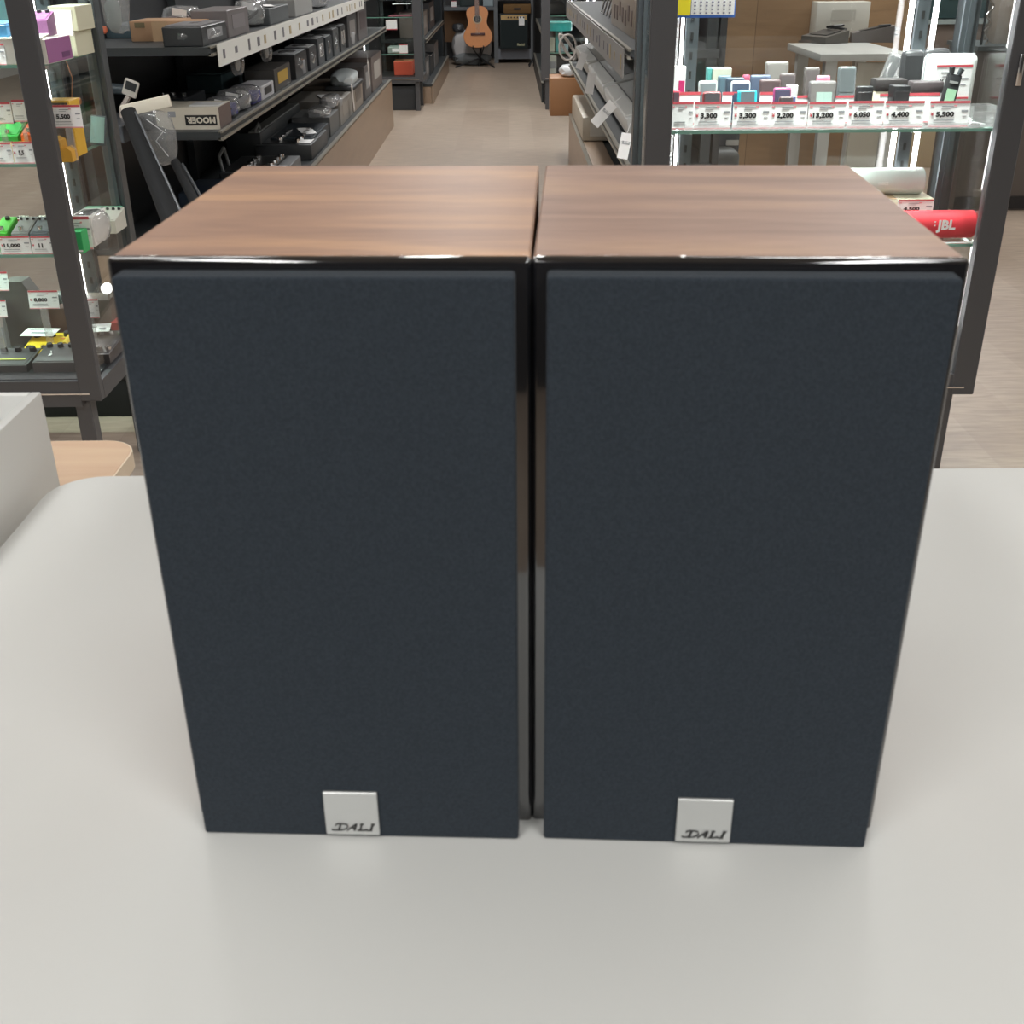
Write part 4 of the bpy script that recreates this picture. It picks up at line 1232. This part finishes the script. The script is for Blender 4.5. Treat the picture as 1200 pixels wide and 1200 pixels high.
# lower deck goods
G4 = 'units on the lower left deck'
yy = ypx
t = thing('pedalboard', 'dark navy flat box with silver coils at the near end of the lower deck', 'effects unit', (-1.06, ypx(262, -1.06, GZ0 + .1) , GZ0 + .0))
MB().box((0, 0, .05), (.24, .28, .10), bev=.006).build('body', K(48, 58, 72, .3), t)
m = MB()
pts = []
for k in range(60):
    pts.append((.10 + .015 * math.cos(k * .9), -.12 + .24 * k / 60, .105 + .015 * math.sin(k * .9)))
m.tube(pts, .003, 5)
m.build('silver_coil', M_chrome, t)
for k, (px, lab, ln, c) in enumerate(((303, 'multi effects unit with silver knobs lowest on the deck', .42, K(86, 88, 90)), (340, 'second multi effects unit with two knob rows', .5, K(66, 68, 70)))):
    y0_ = ypx(px, -1.03, GZ0)
    t = thing('multi_effects_unit', lab, 'effects unit', (-1.04, y0_, GZ0), 0, G4)
    MB().box((0, ln / 2, .035), (.26, ln, .07), bev=.006).build('body', c, t)
    MB().box((-.02, ln / 2, .0712), (.2, ln * .86, .002)).build('dark_plate', K(34, 36, 38, .3), t)
    MB().box((.09, ln * .2, .073), (.06, .12, .001)).build('price_card', M_paper, t)
    for j in range(9):
        MB().cyl((.06 - .09 * (j % 2), ln * (.1 + .088 * j), .072), (.06 - .09 * (j % 2), ln * (.1 + .088 * j), .09), .014, 10).build('knob', M_chrome, t)
    m = MB().tube([(-.12, .03, .07), (-.13, .03, .13), (-.13, .12, .15), (-.12, .14, .08)], .007, 6)
    m.build('carry_handle', K(150, 152, 152), t)
y0_ = ypx(372, -1.0, GZ0)
rows = [(376, 393, .16, .09, K(52, 58, 64), 'dark teal tray near the middle of the lower deck', dict(card=1)),
        (396, 402, .12, .07, K(160, 160, 158), 'small silver bundle on the lower deck', dict(card=1)),
        (396.5, 401, .1, .10, K(150, 132, 118), 'brown box with a white tag on the lower deck', dict()),
        ]
row_px([(372, 390, .2, .08, K(48, 56, 62), 'dark teal tray near the middle of the lower deck', dict(card=1, lid=K(34, 40, 46))),
        (392, 402, .2, .10, K(96, 98, 98), 'grey mixer box with a white card on the lower deck', dict(card=1)),
        (404, 418, .3, .13, K(136, 132, 126), 'large pale grey box on the lower deck', dict(card=1, label=K(150, 144, 136))),
        (420, 430, .3, .15, K(150, 138, 126), 'brownish grey box toward the far deck end', dict(label=K(120, 112, 106))),
        (433, 440, .3, .2, K(96, 92, 92), 'dark tall box near the far deck end', dict(label=K(150, 150, 150))),
        (442, 453, .3, .22, K(110, 100, 96), 'last box at the far deck end, grey brown', dict(label=K(170, 166, 160)))], -.925, GZ0, G4)
t = thing('keyboard', 'long black keyboard at the back of the lower deck', 'keyboard', (-1.225, 6.0, GZ0 + .12))
MB().box((0, 0, -.06), (.16, 1.2, .12), bev=.004).build('body', K(60, 64, 66), t)
m = MB()
for k in range(36):
    m.box((.05, -.58 + k * .0328, .003), (.05, .024, .006))
m.build('keys', K(170, 174, 172), t)
t = thing('paper_bag_pack', 'white crumpled paper pack on the upper part of the lower deck', 'bag', (-.99, ypx(408, -.99, GZ0 + .2), GZ0 + .132))
MB().blob((0, 0, .05), (.16, .5, .1), .12, 3, 44).build('wrap', K(196, 204, 206, .35), t)
MB().box((0, 0, .012), (.17, .5, .024), bev=.008).build('tray', K(48, 50, 52), t)
for k, (px, z, lab) in enumerate(((417, .45, 'white card strip dangling over the lower deck, nearer one'), (436, .5, 'white card strip dangling over the lower deck, farther one'))):
    t = thing('hanging_price_card', lab, 'price card', (-.895, ypx(px, -.9, z), z), 0, 'dangling price cards')
    t.rotation_euler = (.35, 0, 0)
    MB().box((0, 0, 0), (.001, .05, .16)).build('card', K(206, 200, 194), t)
    MB().tube([(0, 0, .08), (0, .0, .13)], .001, 4).build('string', M_paper, t)
# clear bags hung beneath the upper shelf
for k, (px, lab) in enumerate(((282, 'small clear bag hung under the upper shelf, nearer one'), (316, 'shiny clear bag hung under the upper shelf, farther one'))):
    yv = ypx(px, -.96, .88)
    t = thing('hanging_bag', lab, 'bag', (-.96, yv, .80), 0, 'bags hung under the upper shelf')
    MB().blob((0, 0, .06), (.05, .08, .11), .2, 3, 50 + k).build('plastic_bag', M_film, t)
    MB().blob((0, 0, .05), (.02, .04, .06), .2, 2, 50 + k).build('contents', M_silver, t)
    MB().tube([(0, 0, .11), (0, 0, .125)], .001, 4).build('hook', M_chrome, t)

# ================================================================== RIGHT SHELVING with keyboards
HX, HB = .378, .64
HZ0, HZ1, HZ2 = .30, .60, .93
gondola('shelving run right of the aisle with taupe base and keyboards', 1, HX, HB, 3.6, 7.2, HZ0, [(HZ1, .372), (HZ2, .366)], 0, M_taupe)
tag(MB().box((HX + .06, 5.4, HZ0 + .005), (.1, 3.5, .008), bev=.002).build('taupe_ledge', M_taupe), 'taupe board lying along the right deck edge', 'board')
label_strip(.352, 3.66, 7.3, HZ2 + .0, HZ2 - .085, 'grey label strip clipped along the upper right shelf', 5, 1, K(150, 148, 146, .3))
WH = K(206, 208, 206, .35)
for k, (y0_, ln, lab) in enumerate(((3.95, .95, 'white keyboard nearest on the right shelf'), (4.98, .95, 'white keyboard in the middle of the right shelf'), (6.0, 1.1, 'grey keyboard farthest on the right shelf'))):
    t = thing('keyboard', lab, 'keyboard', (.41, y0_, HZ1), 0, 'keyboards on the right shelf')
    t.rotation_euler = (0, -R(14), 0)
    c = WH if k < 2 else K(176, 174, 168, .35)
    MB().box((.105, ln / 2, .055), (.20, ln, .075), bev=.012).build('body', c, t)
    MB().box((.062, ln / 2, .0935), (.006, ln * .98, .004)).build('groove', K(120, 122, 122), t)
    m = MB()
    n = 36
    for j in range(n):
        m.box((.035, ln * (.04 + .92 * (j + .5) / n), .094), (.05, ln * .92 / n * .86, .004))
    m.build('keys', K(226, 226, 222, .3), t)
    MB().box((.15, ln / 2, .094), (.07, ln * .7, .003)).build('control_panel', K(150, 152, 152) if k < 2 else K(110, 110, 108), t)
    for j in range(2):
        MB().box((.1, ln * (.15 + .7 * j), .009), (.18, .03, .018)).build('foot', M_black, t)
    if k == 2:
        MB().box((.15, ln * .3, .098), (.02, .3, .006)).build('black_slot', M_black, t)
# bagged stand at the near end
bagged((.48, 3.74, HZ1), (.18, .2, .12), 'large clear bag with wires at the near end of the keyboard shelf', 'bagged goods on the right shelving', K(150, 150, 140), 61, tagc=False)
# dangling tags
for k, (p0, p1, pr, lab) in enumerate((((719, 121), (696, 146), '1', 'white price card dangling before the nearest white keyboard'), ((735, 156), (729, 186), '2', 'white price card dangling lowest beside the case post'),
                                       ((685, 62), (678, 81), None, 'white price card dangling off the farthest keyboard'), ((694, 85), (690, 110), None, 'white price card dangling off the middle keyboard'),)):
    yv = (3.9, 3.62, 5.9, 4.9)[k]
    a, b = P(*p0, y=yv), P(*p1, y=yv)
    c = (a + b) / 2
    d = a - b
    t = thing('hanging_price_card', lab, 'price card', tuple(c), 0, 'price cards dangling from the keyboards')
    t.rotation_euler = (0, math.atan2(d.x, d.z), 0)
    MB().box((0, 0, 0), (.034, .001, d.length)).build('card', M_paper, t)
    if pr:
        lettering(MB(), '5,500', (0, -.0008, .01), d.length * .4, .01, rot=(math.pi / 2, math.pi / 2, 0)).build('price_text', M_grey, t)
    q = Vector((.05, .02, .05))
    MB().tube([(0, 0, d.length / 2), (.004, .0, d.length / 2 + .03)], .001, 4).build('string', M_paper, t)
# loops of cord at the far keyboard end
t = thing('coiled_cord', 'pale looped cord hanging at the far end of the keyboards', 'cord', (.40, 7.05, HZ1 + .09))
m = MB()
for k in range(3):
    m.tube([(-.05 + .05 * math.cos(a * .5 + k), .02 * k, .0 + .07 * math.sin(a * .5)) for a in range(14)], .006, 6)
m.build('cord', K(196, 190, 184), t)
# upper right shelf goods
t = thing('printed_carton', 'brown printed carton with a dark top on the upper right shelf', 'box', (.50, 4.15, HZ2))
MB().box((.02, .35, .06), (.2, .9, .12), bev=.003).build('body', K(140, 128, 116), t)
MB().box((.02, .35, .1215), (.17, .84, .004)).build('dark_top', K(62, 66, 74, .3), t)
MB().box((.02, -.102, .06), (.19, .003, .115)).build('end_face', K(84, 56, 54), t)
MB().box((.04, -.04, .1245), (.1, .08, .001)).build('price_card', M_paper, t)
m = MB()
for k in range(7):
    m.box((-.0812, -.02 + .11 * k, .06 + .012 * math.sin(k * 2)), (.0016, .05, .05))
m.build('side_print', K(104, 88, 84), t)
t = thing('wire_stand', 'folded chrome wire stand farther on the upper right shelf', 'stand', (.44, 5.3, HZ2))
m = MB()
for k in range(4):
    m.tube([(0, .15 * k, .004), (.05, .15 * k + .1, .14), (.12, .15 * k + .05, .004)], .004, 6)
m.build('wires', M_chrome, t)
row_px([(668, 674, .2, .12, K(120, 122, 124), 'grey box at the far end of the upper right shelf', dict(label=K(170, 168, 160)))], .42, HZ2, None)
# goods at the far end of the lower right deck
t = thing('flat_amplifier', 'grey flat box with dark top on the right deck', 'box', (.40, 6.05, HZ0 + .01))
MB().box((.09, .5, .06), (.22, 1.0, .12), bev=.012).build('body', K(176, 166, 150, .4), t)
MB().box((.12, .5, .1215), (.1, .9, .003)).build('dark_top', K(60, 56, 54), t)
MB().box((.09, -.0015, .055), (.14, .003, .06)).build('end_plate', K(196, 192, 182), t)
t = thing('open_carton', 'brown cardboard box with white plastic at the far deck end', 'box', (.42, 7.42, .0))
MB().box((.06, 0, .14), (.17, .26, .28), bev=.002).build('lower_carton', K(130, 104, 80), t)
t.location.z = 0
MB().box((-.03, 0, .39), (.26, .26, .22), bev=.003).build('body', K(168, 122, 84), t)
MB().blob((-.01, 0, .53), (.2, .24, .08), .15, 3, 71).build('white_plastic', K(216, 220, 222, .3), t)
for k, (yq) in enumerate((4.4, 5.2)):
    pass

# ================================================================== FAR CASES, FAR SHELVING
FY = 9.9
display_case('tall glass case at the far left of the aisle holding red goods', -1.75, -.70, FY, 10.35, .23, 1.9, [.44, .72, 1.1], [-1.2], .07, .27, leds=True)
display_case('tall glass case at the far right of the aisle holding a turquoise drum', .275, 1.3, FY, 10.35, .23, 1.9, [.44, .72, 1.1], [.7], .07, .27, leds=True)
for x0_, x1_, lab in ((-1.68, -.76, 'dark storage chest under the far left case'), (.335, 1.25, 'dark storage chest under the far right case')):
    t = thing('storage_chest', lab, 'chest', ((x0_ + x1_) / 2, 10.12, 0), 0, 'dark chests under the far cases')
    MB().box((0, 0, .095), (x1_ - x0_, .3, .19), bev=.004).build('body', K(52, 56, 60, .4), t)
    MB().box((-.15, -.152, .13), (.06, .004, .05)).build('label_plate', K(120, 132, 132), t)
x = P(472, 82, y=10.05).x
goods_box((462, 484, 72, 84), 10.02, .27, .2, K(206, 84, 60, .5), 'orange red box on the floor of the far left case', lid=K(226, 150, 110), bev=.004)
goods_box((456, 483, 30, 38), 10.02, .72, .2, K(120, 50, 66, .5), 'burgundy tray on the upper shelf of the far left case', bev=.004)
goods_box((455, 475, 55, 70), 10.05, .44, .2, K(150, 164, 156, .3), 'pale green box on the middle shelf of the far left case', bev=.004, panel=(0, 0, .5, .5), panelc=M_paper)
goods_box((460, 482, 10, 24), 10.05, .72 + .09, .12, K(190, 200, 196, .3), 'pale pack above the burgundy tray', bev=.004)
price_tag(453, 466, 35, 44, 9.96, 'white price card before the burgundy tray', None, 'price cards in the far left case', 0, zb=.70, lines=False)
price_tag(468, 478, 52, 61, 9.96, 'white price card on the middle shelf of the far left case', None, 'price cards in the far left case', 0, zb=.445, lines=False)
a = P(652, 42, y=10.12)
t = thing('snare_drum', 'turquoise shallow drum on the upper shelf of the far right case', 'drum', (a.x + .02, 10.12, .60))
MB().cyl((0, 0, 0), (0, 0, .06), .11, 32).build('shell', K(60, 178, 176, .3), t)
MB().cyl((0, 0, .06), (0, 0, .066), .114, 32).build('head', K(140, 214, 210, .3), t)
MB().cyl((0, 0, -.16), (0, 0, 0), .03, 12).build('stand', K(90, 160, 160, .3), t)
goods_box((642, 652, 66, 78), 10.05, .27, .15, K(206, 208, 200), 'white box with dark letters on the far right case floor', panel=(0, 0, .8, .4), panelc=M_grey)
goods_box((641, 650, 44, 64), 10.1, .44, .1, K(184, 186, 172), 'cream box on the middle shelf of the far right case')
goods_box((656, 666, 52, 62), 10.08, .44, .1, K(150, 170, 176), 'pale blue box on the middle shelf of the far right case')

gondola('black shelving behind the far left case', -1, -.66, -1.1, 10.4, 13.3, .16, [(.52, -.70), (.85, -.70)], 0, M_taupe)
boxes_row([(10.5, .5, .2, .2, -.72, .16, K(96, 96, 98), 'grey box on the low deck behind the far left case', dict(label=K(150, 146, 146))),
           (11.15, .6, .2, .16, -.72, .16, K(60, 64, 68), 'dark box on the low deck behind the far left case', dict(card=1)),
           (11.9, .6, .2, .22, -.72, .16, K(120, 118, 118), 'pale grey box at the far end of that low deck', dict()),
           (10.6, .7, .2, .2, -.74, .52, K(150, 140, 134), 'brownish box on the middle far shelf', dict(label=K(176, 170, 166))),
           (11.6, .8, .2, .24, -.74, .52, K(84, 84, 88), 'dark grey box on the middle far shelf', dict(label=K(190, 190, 190))),
           (10.7, .9, .2, .2, -.74, .85, K(130, 118, 110), 'brown grey box on the top far shelf', dict())], 'boxes on the far left shelving')
gondola('black shelving behind the far right case', 1, .30, .74, 10.4, 13.6, .16, [(.52, .32), (.85, .32)], 0, M_deck)
boxes_row([(10.6, .6, .2, .2, .34, .16, K(70, 72, 76), 'dark box low behind the far right case', dict()),
           (11.6, .7, .2, .22, .34, .52, K(110, 108, 108), 'grey box in the middle behind the far right case', dict())], 'boxes on the far right shelving')

# far wall rack
WY = 14.3
t = thing('storage_rack', 'grey metal rack against the far wall behind the guitar', 'rack', (0, 0, 0))
for px in (518.5, 581.5, 624.5):
    x = P(px, 40, y=WY).x
    MB().box((x, WY, .7), (.05, .05, 1.4)).build('upright', K(100, 104, 108), t)
    MB().box((x, WY + .45, .7), (.05, .05, 1.4)).build('upright', K(60, 64, 68), t)
xa, xb, xc = [P(p_, 40, y=WY).x for p_ in (518.5, 581.5, 624.5)]
z = P(545, 10, y=WY).z
MB().box(((xa + xb) / 2, WY + .22, z), (xb - xa, .48, .035)).build('shelf_board', K(96, 100, 104), t)
MB().box(((xb + xc) / 2, WY + .22, .10), (xc - xb - .05, .48, .11)).build('shelf_board', K(112, 116, 124), t)
MB().box(((xb + xc) / 2, WY + .22, .69), (xc - xb - .05, .48, .03)).build('shelf_board', K(84, 86, 88), t)
MB().box(((xa + xb) / 2, WY + .42, .38), (xb - xa, .03, .34)).build('rear_board', K(124, 92, 62), t)
t = thing('black_cabinet', 'tall black cabinet left of the guitar at the far wall', 'cabinet', (-.80, 13.95, 0))
MB().box((0, 0, .6), (.13, .4, 1.2), bev=.004).build('body', K(34, 40, 46, .5), t)
MB().box((0, -.202, .6), (.11, .004, 1.1)).build('front_cloth', K(30, 36, 40, .9), t)
price_tag(529, 535, 1, 11, 14.3, 'white price card on the rack shelf left of the guitar', None, None, 0, zb=z + .018, lines=False)
boxes_row([], None)
for px, w_, h_, c, lab in ((552, .26, .12, K(40, 52, 54), 'black speaker box on the rack shelf above the guitar'), (572, .12, .09, K(150, 164, 170), 'pale blue grey box on the rack shelf above the guitar')):
    x = P(px, 5, y=14.35).x
    t = thing('speaker_box' if w_ > .2 else 'carton', lab, 'speaker' if w_ > .2 else 'box', (x, 14.45, z + .018))
    MB().box((0, 0, h_ / 2), (w_, .2, h_), bev=.003).build('body', c, t)
    MB().box((0, -.102, h_ / 2), (w_ * .86, .004, h_ * .8)).build('front_panel', c, t)
# grey plastic wrapped bundle
a, b = P(529, 66, y=13.95), P(580, 66, y=13.95)
t = thing('plastic_wrapped_bundle', 'bundle in grey white plastic on the floor behind the guitar', 'bundle', ((a.x + b.x) / 2, 14.15, 0))
MB().blob((-.02, 0, .19), (b.x - a.x, .24, .42), .10, 3, 81).build('white_plastic', K(186, 184, 184, .35), t)
MB().blob((-.02, -.02, .07), ((b.x - a.x) * .97, .26, .16), .12, 3, 82).build('grey_plastic', K(112, 116, 118, .4), t)
MB().blob((-.17, -.04, .40), (.15, .14, .1), .2, 3, 83).build('black_bag', K(60, 62, 66, .3), t)
# guitar
GY = 13.8
a = P(560.5, 56, y=GY)
sc = (P(560, 6.5, y=GY).z - a.z) / .49
t = thing('classical_guitar', 'orange brown classical guitar standing at the end of the aisle', 'guitar', (a.x, GY, a.z))
t.rotation_euler = (-R(8), R(-1), 0)
half = [(0, 0), (.06, .003), (.115, .02), (.155, .055), (.178, .10), (.182, .145), (.168, .19), (.14, .235), (.122, .275), (.118, .31), (.128, .355), (.138, .395), (.132, .435), (.105, .47), (.06, .487), (0, .49)]
def smooth(pts):
    out = []
    n = len(pts)
    for i in range(n - 1):
        p0, p1, p2, p3 = pts[max(i - 1, 0)], pts[i], pts[i + 1], pts[min(i + 2, n - 1)]
        for k in range(4):
            u = k / 4
            out.append(tuple(.5 * (2 * p1[j] + (p2[j] - p0[j]) * u + (2 * p0[j] - 5 * p1[j] + 4 * p2[j] - p3[j]) * u * u + (3 * p1[j] - p0[j] - 3 * p2[j] + p3[j]) * u ** 3) for j in (0, 1)))
    out.append(pts[-1])
    return out
hs = smooth(half)
outl = [(x * sc, y * sc) for x, y in hs] + [(-x * sc, y * sc) for x, y in hs[-2:0:-1]]
MB().prism(outl, (0, 0, 0), (1, 0, 0), (0, 0, 1), (0, .09 * sc, 0)).build('body', mat('cedar_sides', srgb(120, 70, 44), .35), t)
MB().prism([(x * .985, .004 + y * .984) for x, y in outl], (0, -.0025, 0), (1, 0, 0), (0, 0, 1), (0, .003, 0)).build('soundboard', mat('cedar_top', srgb(206, 132, 72), .35, noise=.06, nscale=20, stretch=(10, 1, 1)), t)
MB().cyl((0, -.0032, .335 * sc), (0, -.005, .335 * sc), .058 * sc, 28).build('rosette', K(190, 160, 120), t)
MB().cyl((0, -.004, .335 * sc), (0, -.007, .335 * sc), .043 * sc, 28).build('sound_hole', K(44, 44, 42), t)
MB().box((0, -.009, .16 * sc), (.18 * sc, .012, .028 * sc), bev=.003).build('bridge', K(84, 50, 44), t)
nk = MB().box((0, .0, .66 * sc), (.052 * sc, .02, .34 * sc)).build('neck', K(120, 84, 60), t)
MB().box((0, -.0135, .605 * sc), (.054 * sc, .008, .46 * sc)).build('fretboard', K(116, 82, 70), nk)
MB().box((0, .005, .92 * sc), (.07 * sc, .018, .19 * sc), bev=.004, rot=(-.2, 0, 0)).build('headstock', K(100, 66, 50), t)
m = MB()
for k in range(6):
    m.cyl(((-.02 + .008 * k) * sc, -.019, .16 * sc), ((-.02 + .008 * k) * sc, -.019, .83 * sc), .0008, 4)
m.build('strings', K(190, 186, 180), t)
t = thing('guitar_stand', 'black tripod guitar stand holding the orange brown guitar', 'stand', (a.x, GY, 0))
m = MB().cyl((.0, .13, .0), (.09, .15, .62), .012, 10)
m.build('pole', M_black, t)
for p_, q in (((.02, .10, .09), (-.26, -.06, .008)), ((.02, .10, .09), (.18, -.12, .008)), ((.02, .10, .09), (.05, .32, .008))):
    l_ = MB().tube([p_, q], .01, 8).build('leg', M_black, t)
for q in (-.06, .06):
    MB().tube([(.01, .12, .085), (q, .02, a.z - .012), (q, -.03, a.z - .012), (q, -.035, a.z + .02)], .007, 8).build('cradle_arm', M_black, t)
# amplifiers
xa_, xb_ = P(586, 50, y=14.22).x, P(618.5, 50, y=14.22).x
t = thing('guitar_amplifier', 'black guitar amplifier with tan control panel on the rack', 'amplifier', ((xa_ + xb_) / 2 + .0, 14.2, .156))
w = xb_ - xa_
h = P(600, 16, y=14.22).z - .156
MB().box((0, .13, h / 2), (w, .26, h), bev=.006).build('cabinet', K(32, 40, 42, .6), t)
MB().box((0, -.002, h * .42), (w * .92, .005, h * .76)).build('speaker_cloth', K(28, 38, 40, .9), t)
MB().box((0, -.002, h * .90), (w * .92, .006, h * .13)).build('control_panel', K(196, 164, 112, .4), t)
for k in range(6):
    MB().cyl((-w * .2 + k * w * .11, -.005, h * .9), (-w * .2 + k * w * .11, -.014, h * .9), .009, 10).build('knob', K(60, 50, 44), t)
lettering(MB(), 'Marshall', (w * .25, -.0055, h * .14), .03, .085, bold=.02).build('lettering', K(196, 196, 160), t)
MB().box((w * .28, -.008, h * .80), (.065, .002, .095)).build('price_card', M_paper, t)
t = thing('tweed_cabinet', 'brown tweed speaker cabinet above the black amplifier', 'speaker', (((xa_ + xb_) / 2), 14.22, .707))
MB().box((0, .13, .2), (w * 1.02, .26, .4), bev=.01).build('cabinet', K(120, 92, 56, .9), t)
MB().box((0, -.002, .2), (w * .86, .004, .32)).build('speaker_cloth', K(104, 80, 52, .95), t)
x = P(606, 8, y=14.3).x
t = thing('tweed_case', 'brown case lying flat on the black amplifier', 'case', (x, 14.22, .156 + h))
MB().box((0, .12, .05), (w * .98, .24, .1), bev=.01).build('shell', K(112, 84, 50, .9), t)
MB().box((0, -.003, .05), (.08, .006, .02)).build('handle', M_black, t)
# tripod foot near the right far shelving
t = thing('microphone_stand', 'thin black stand by the right far shelving', 'stand', (P(626, 50, y=13.85).x, 13.85, 0))
MB().cyl((0, 0, 0), (0, 0, 1.3), .014, 10).build('pole', M_black, t)
for q in range(3):
    MB().tube([(0, 0, .1), (.12 * math.cos(q * 2.1), .12 * math.sin(q * 2.1), .006)], .008, 6).build('leg', M_black, t)

# ================================================================== BEHIND THE RIGHT CASE
# white display table with devices, tan board counters
tz = .80
c1, c2 = P(915, 48, z=tz), P(990, 63, z=tz)
t = thing('display_table', 'white display table seen through the right glass case', 'table', (0, 0, 0))
ty0 = c2.y
tx1 = P(1066, 62, z=tz).x
MB().box(((c1.x + tx1) / 2, ty0 + .3, tz - .015), (tx1 - c1.x, .62, .03), bev=.004).build('tabletop', M_white, t)
MB().box(((c1.x + tx1) / 2 + .05, ty0 + .05, tz - .33), (tx1 - c1.x - .25, .02, .58)).build('front_panel', K(196, 190, 176), t)
for xx in (c1.x + .06, tx1 - .05):
    for yy_ in (ty0 + .05, ty0 + .55):
        MB().box((xx, yy_, (tz - .03) / 2), (.05, .05, tz - .03)).build('leg', M_greypanel, t)
for k, (px, py, sc_, c, lab, nm) in enumerate(((966, 50, (.09, .16, .045), K(92, 88, 84), 'grey pedal with a coiled lead on the white table', 'wah_pedal'),
                                          (1021, 49, (.12, .1, .06), K(110, 104, 102), 'grey brown unit on the white table', 'effects_unit'),
                                          (946, 50, (.05, .03, .012), K(110, 96, 88), 'small brown strip on the white table', 'remote_control'))):
    p = P(px, py, z=tz)
    t = thing(nm, lab, 'effects pedal' if k < 2 else 'remote', (p.x, p.y, tz), R(30 - 40 * k))
    MB().prism([(-.5, 0), (.5, 0), (.5, 1), (-.5, .55)], (0, -sc_[1] / 2, 0), (sc_[0] * 1.6, 0, 0), (0, 0, sc_[2] * 1.2), (0, sc_[1], 0)).build('body', c, t)
    if k < 2:
        MB().box((0, 0, sc_[2] * 1.0), (sc_[0], sc_[1] * .7, .004), rot=(0, -.2, 0)).build('top_plate', K(70, 68, 66), t)
        MB().tube([(.07 + .05 * math.cos(q), .04 * math.sin(q), .03 + .004 * q) for q in range(12)], .006, 6).build('lead', M_black, t)
p = P(988, 46, z=tz)
t = thing('paper_carton', 'white carton standing on the white table', 'box', (p.x + .02, p.y + .18, tz))
MB().box((0, 0, .08), (.26, .12, .16), bev=.003).build('body', K(226, 224, 216), t)
MB().box((0, -.062, .1), (.12, .003, .05)).build('faint_print', K(206, 204, 196), t)
# tan board counter and partitions
t = thing('board_counter', 'tan wood counter wall behind the white display table', 'counter', (0, 0, 0))
bx1_ = P(1068, 60, y=ty0 + 1.0).x
MB().box(((.99 + bx1_) / 2, ty0 + 1.1, .75), (bx1_ - .99, .04, 1.5)).build('front_boards', M_tan, t)
MB().box(((.99 + bx1_) / 2, ty0 + 1.28, 1.515), (bx1_ - .97, .4, .03)).build('worktop', K(196, 178, 150), t)
p = P(852, 92, z=0)
t = thing('low_counter', 'tan wood counter block left of the white display table', 'counter', (1.2, 8.6, 0))
MB().box((0, .3, .34), (.5, .6, .68)).build('body', M_tan, t)
MB().box((0, .3, .695), (.54, .64, .03)).build('worktop', K(214, 204, 186), t)
t = thing('grey_cabinet', 'dark grey cabinet behind the left part of the right case', 'cabinet', (.80, 4.7, 0))
MB().box((0, .1, .3), (.26, .2, .6), bev=.004).build('body', K(78, 84, 92, .5), t)
MB().box((0, -.002, .3), (.23, .004, .5)).build('door', K(70, 76, 86, .5), t)
MB().box((.1, -.008, .5), (.05, .01, .02)).build('handle', M_silver, t)
x = P(828, 188, z=.1)
t = thing('floor_amplifier', 'dark grey rounded box low behind the right case', 'amplifier', (P(828, 190, y=4.6).x, 4.6, 0))
hb_ = P(828, 176, y=4.6).z
MB().box((0, .1, hb_ / 2), (.26, .25, hb_), bev=.03, seg=4).build('body', K(92, 96, 98, .5), t)
MB().box((0, -.026, hb_ / 2), (.2, .004, hb_ * .6)).build('front_cloth', K(70, 74, 76, .9), t)
MB().tube([(.13, -.01, .2), (.18, -.05, .02), (.3, -.1, .008)], .006, 6).build('cable', M_black, t)
# dark glass counter beyond the right rear post
DY = 7.0
xa_ = P(1075, 60, y=DY).x
xb_ = P(1150, 60, y=DY).x
t = thing('dark_counter', 'dark glass fronted counter behind the right rear post', 'counter', ((xa_ + xb_) / 2, DY, 0))
w = xb_ - xa_
z1_, z2_ = P(1125, 58, y=DY).z, P(1125, 28, y=DY).z
MB().box((0, .25, z1_ / 2), (w, .5, z1_), bev=.004).build('body', K(186, 168, 140, .5), t)
MB().box((0, .25, (z1_ + z2_) / 2), (w, .5, z2_ - z1_ - .004), bev=.004).build('brown_boards', K(120, 106, 98, .5), t)
MB().box((0, .24, z2_ + .012), (w * 1.01, .52, .024)).build('shelf_edge', K(150, 160, 160), t)
MB().box((0, .25, z2_ + .18), (w, .5, .3), bev=.004).build('glass_front', K(62, 82, 84, .1), t)
MB().box((-.02, -.003, z2_ + .17), (.06, .004, .08)).build('white_card', M_paper, t)
CYY = 5.75
p = P(1147, 60, y=CYY)
t = thing('parts_cabinet', 'brown cabinet holding small goods right of the glass case', 'cabinet', (p.x, CYY, 0))
MB().box((.7, .2, p.z / 2), (1.4, .4, p.z), bev=.004).build('body', K(98, 92, 88, .5), t)
MB().box((.7, .2, p.z + .011), (1.42, .42, .02)).build('worktop', K(84, 92, 94, .3), t)
MB().box((.7, -.003, .04), (1.4, .006, .06)).build('kick_strip', K(34, 34, 36), t)
q = P(1180, 56, y=CYY + .05)
t = thing('grey_carton', 'grey cardboard box with a printed side right of the glass case', 'box', (q.x + .1, CYY + .1, p.z + .022), R(-12))
MB().box((0, .1, .10), (.28, .2, .20), bev=.003).build('body', K(160, 150, 140), t)
MB().box((.03, -.001, .10), (.14, .002, .10)).build('printed_panel', K(184, 176, 166), t)
t = thing('bead_chain', 'silver beaded strand hanging beside the brown cabinet', 'chain', (P(1153, 60, y=CYY + .04).x, CYY + .04, p.z + .021))
m = MB()
for k in range(24):
    m.cyl((.014 * math.sin(k), 0, .004 + .012 * k), (.014 * math.sin(k + 1), 0, .004 + .012 * (k + 1)), .005, 6)
m.build('beads', M_chrome, t)
MB().cyl((0, .05, 0), (0, .05, .33), .006, 8).box((0, .02, .325), (.012, .07, .01)).build('hook_post', M_black, t)
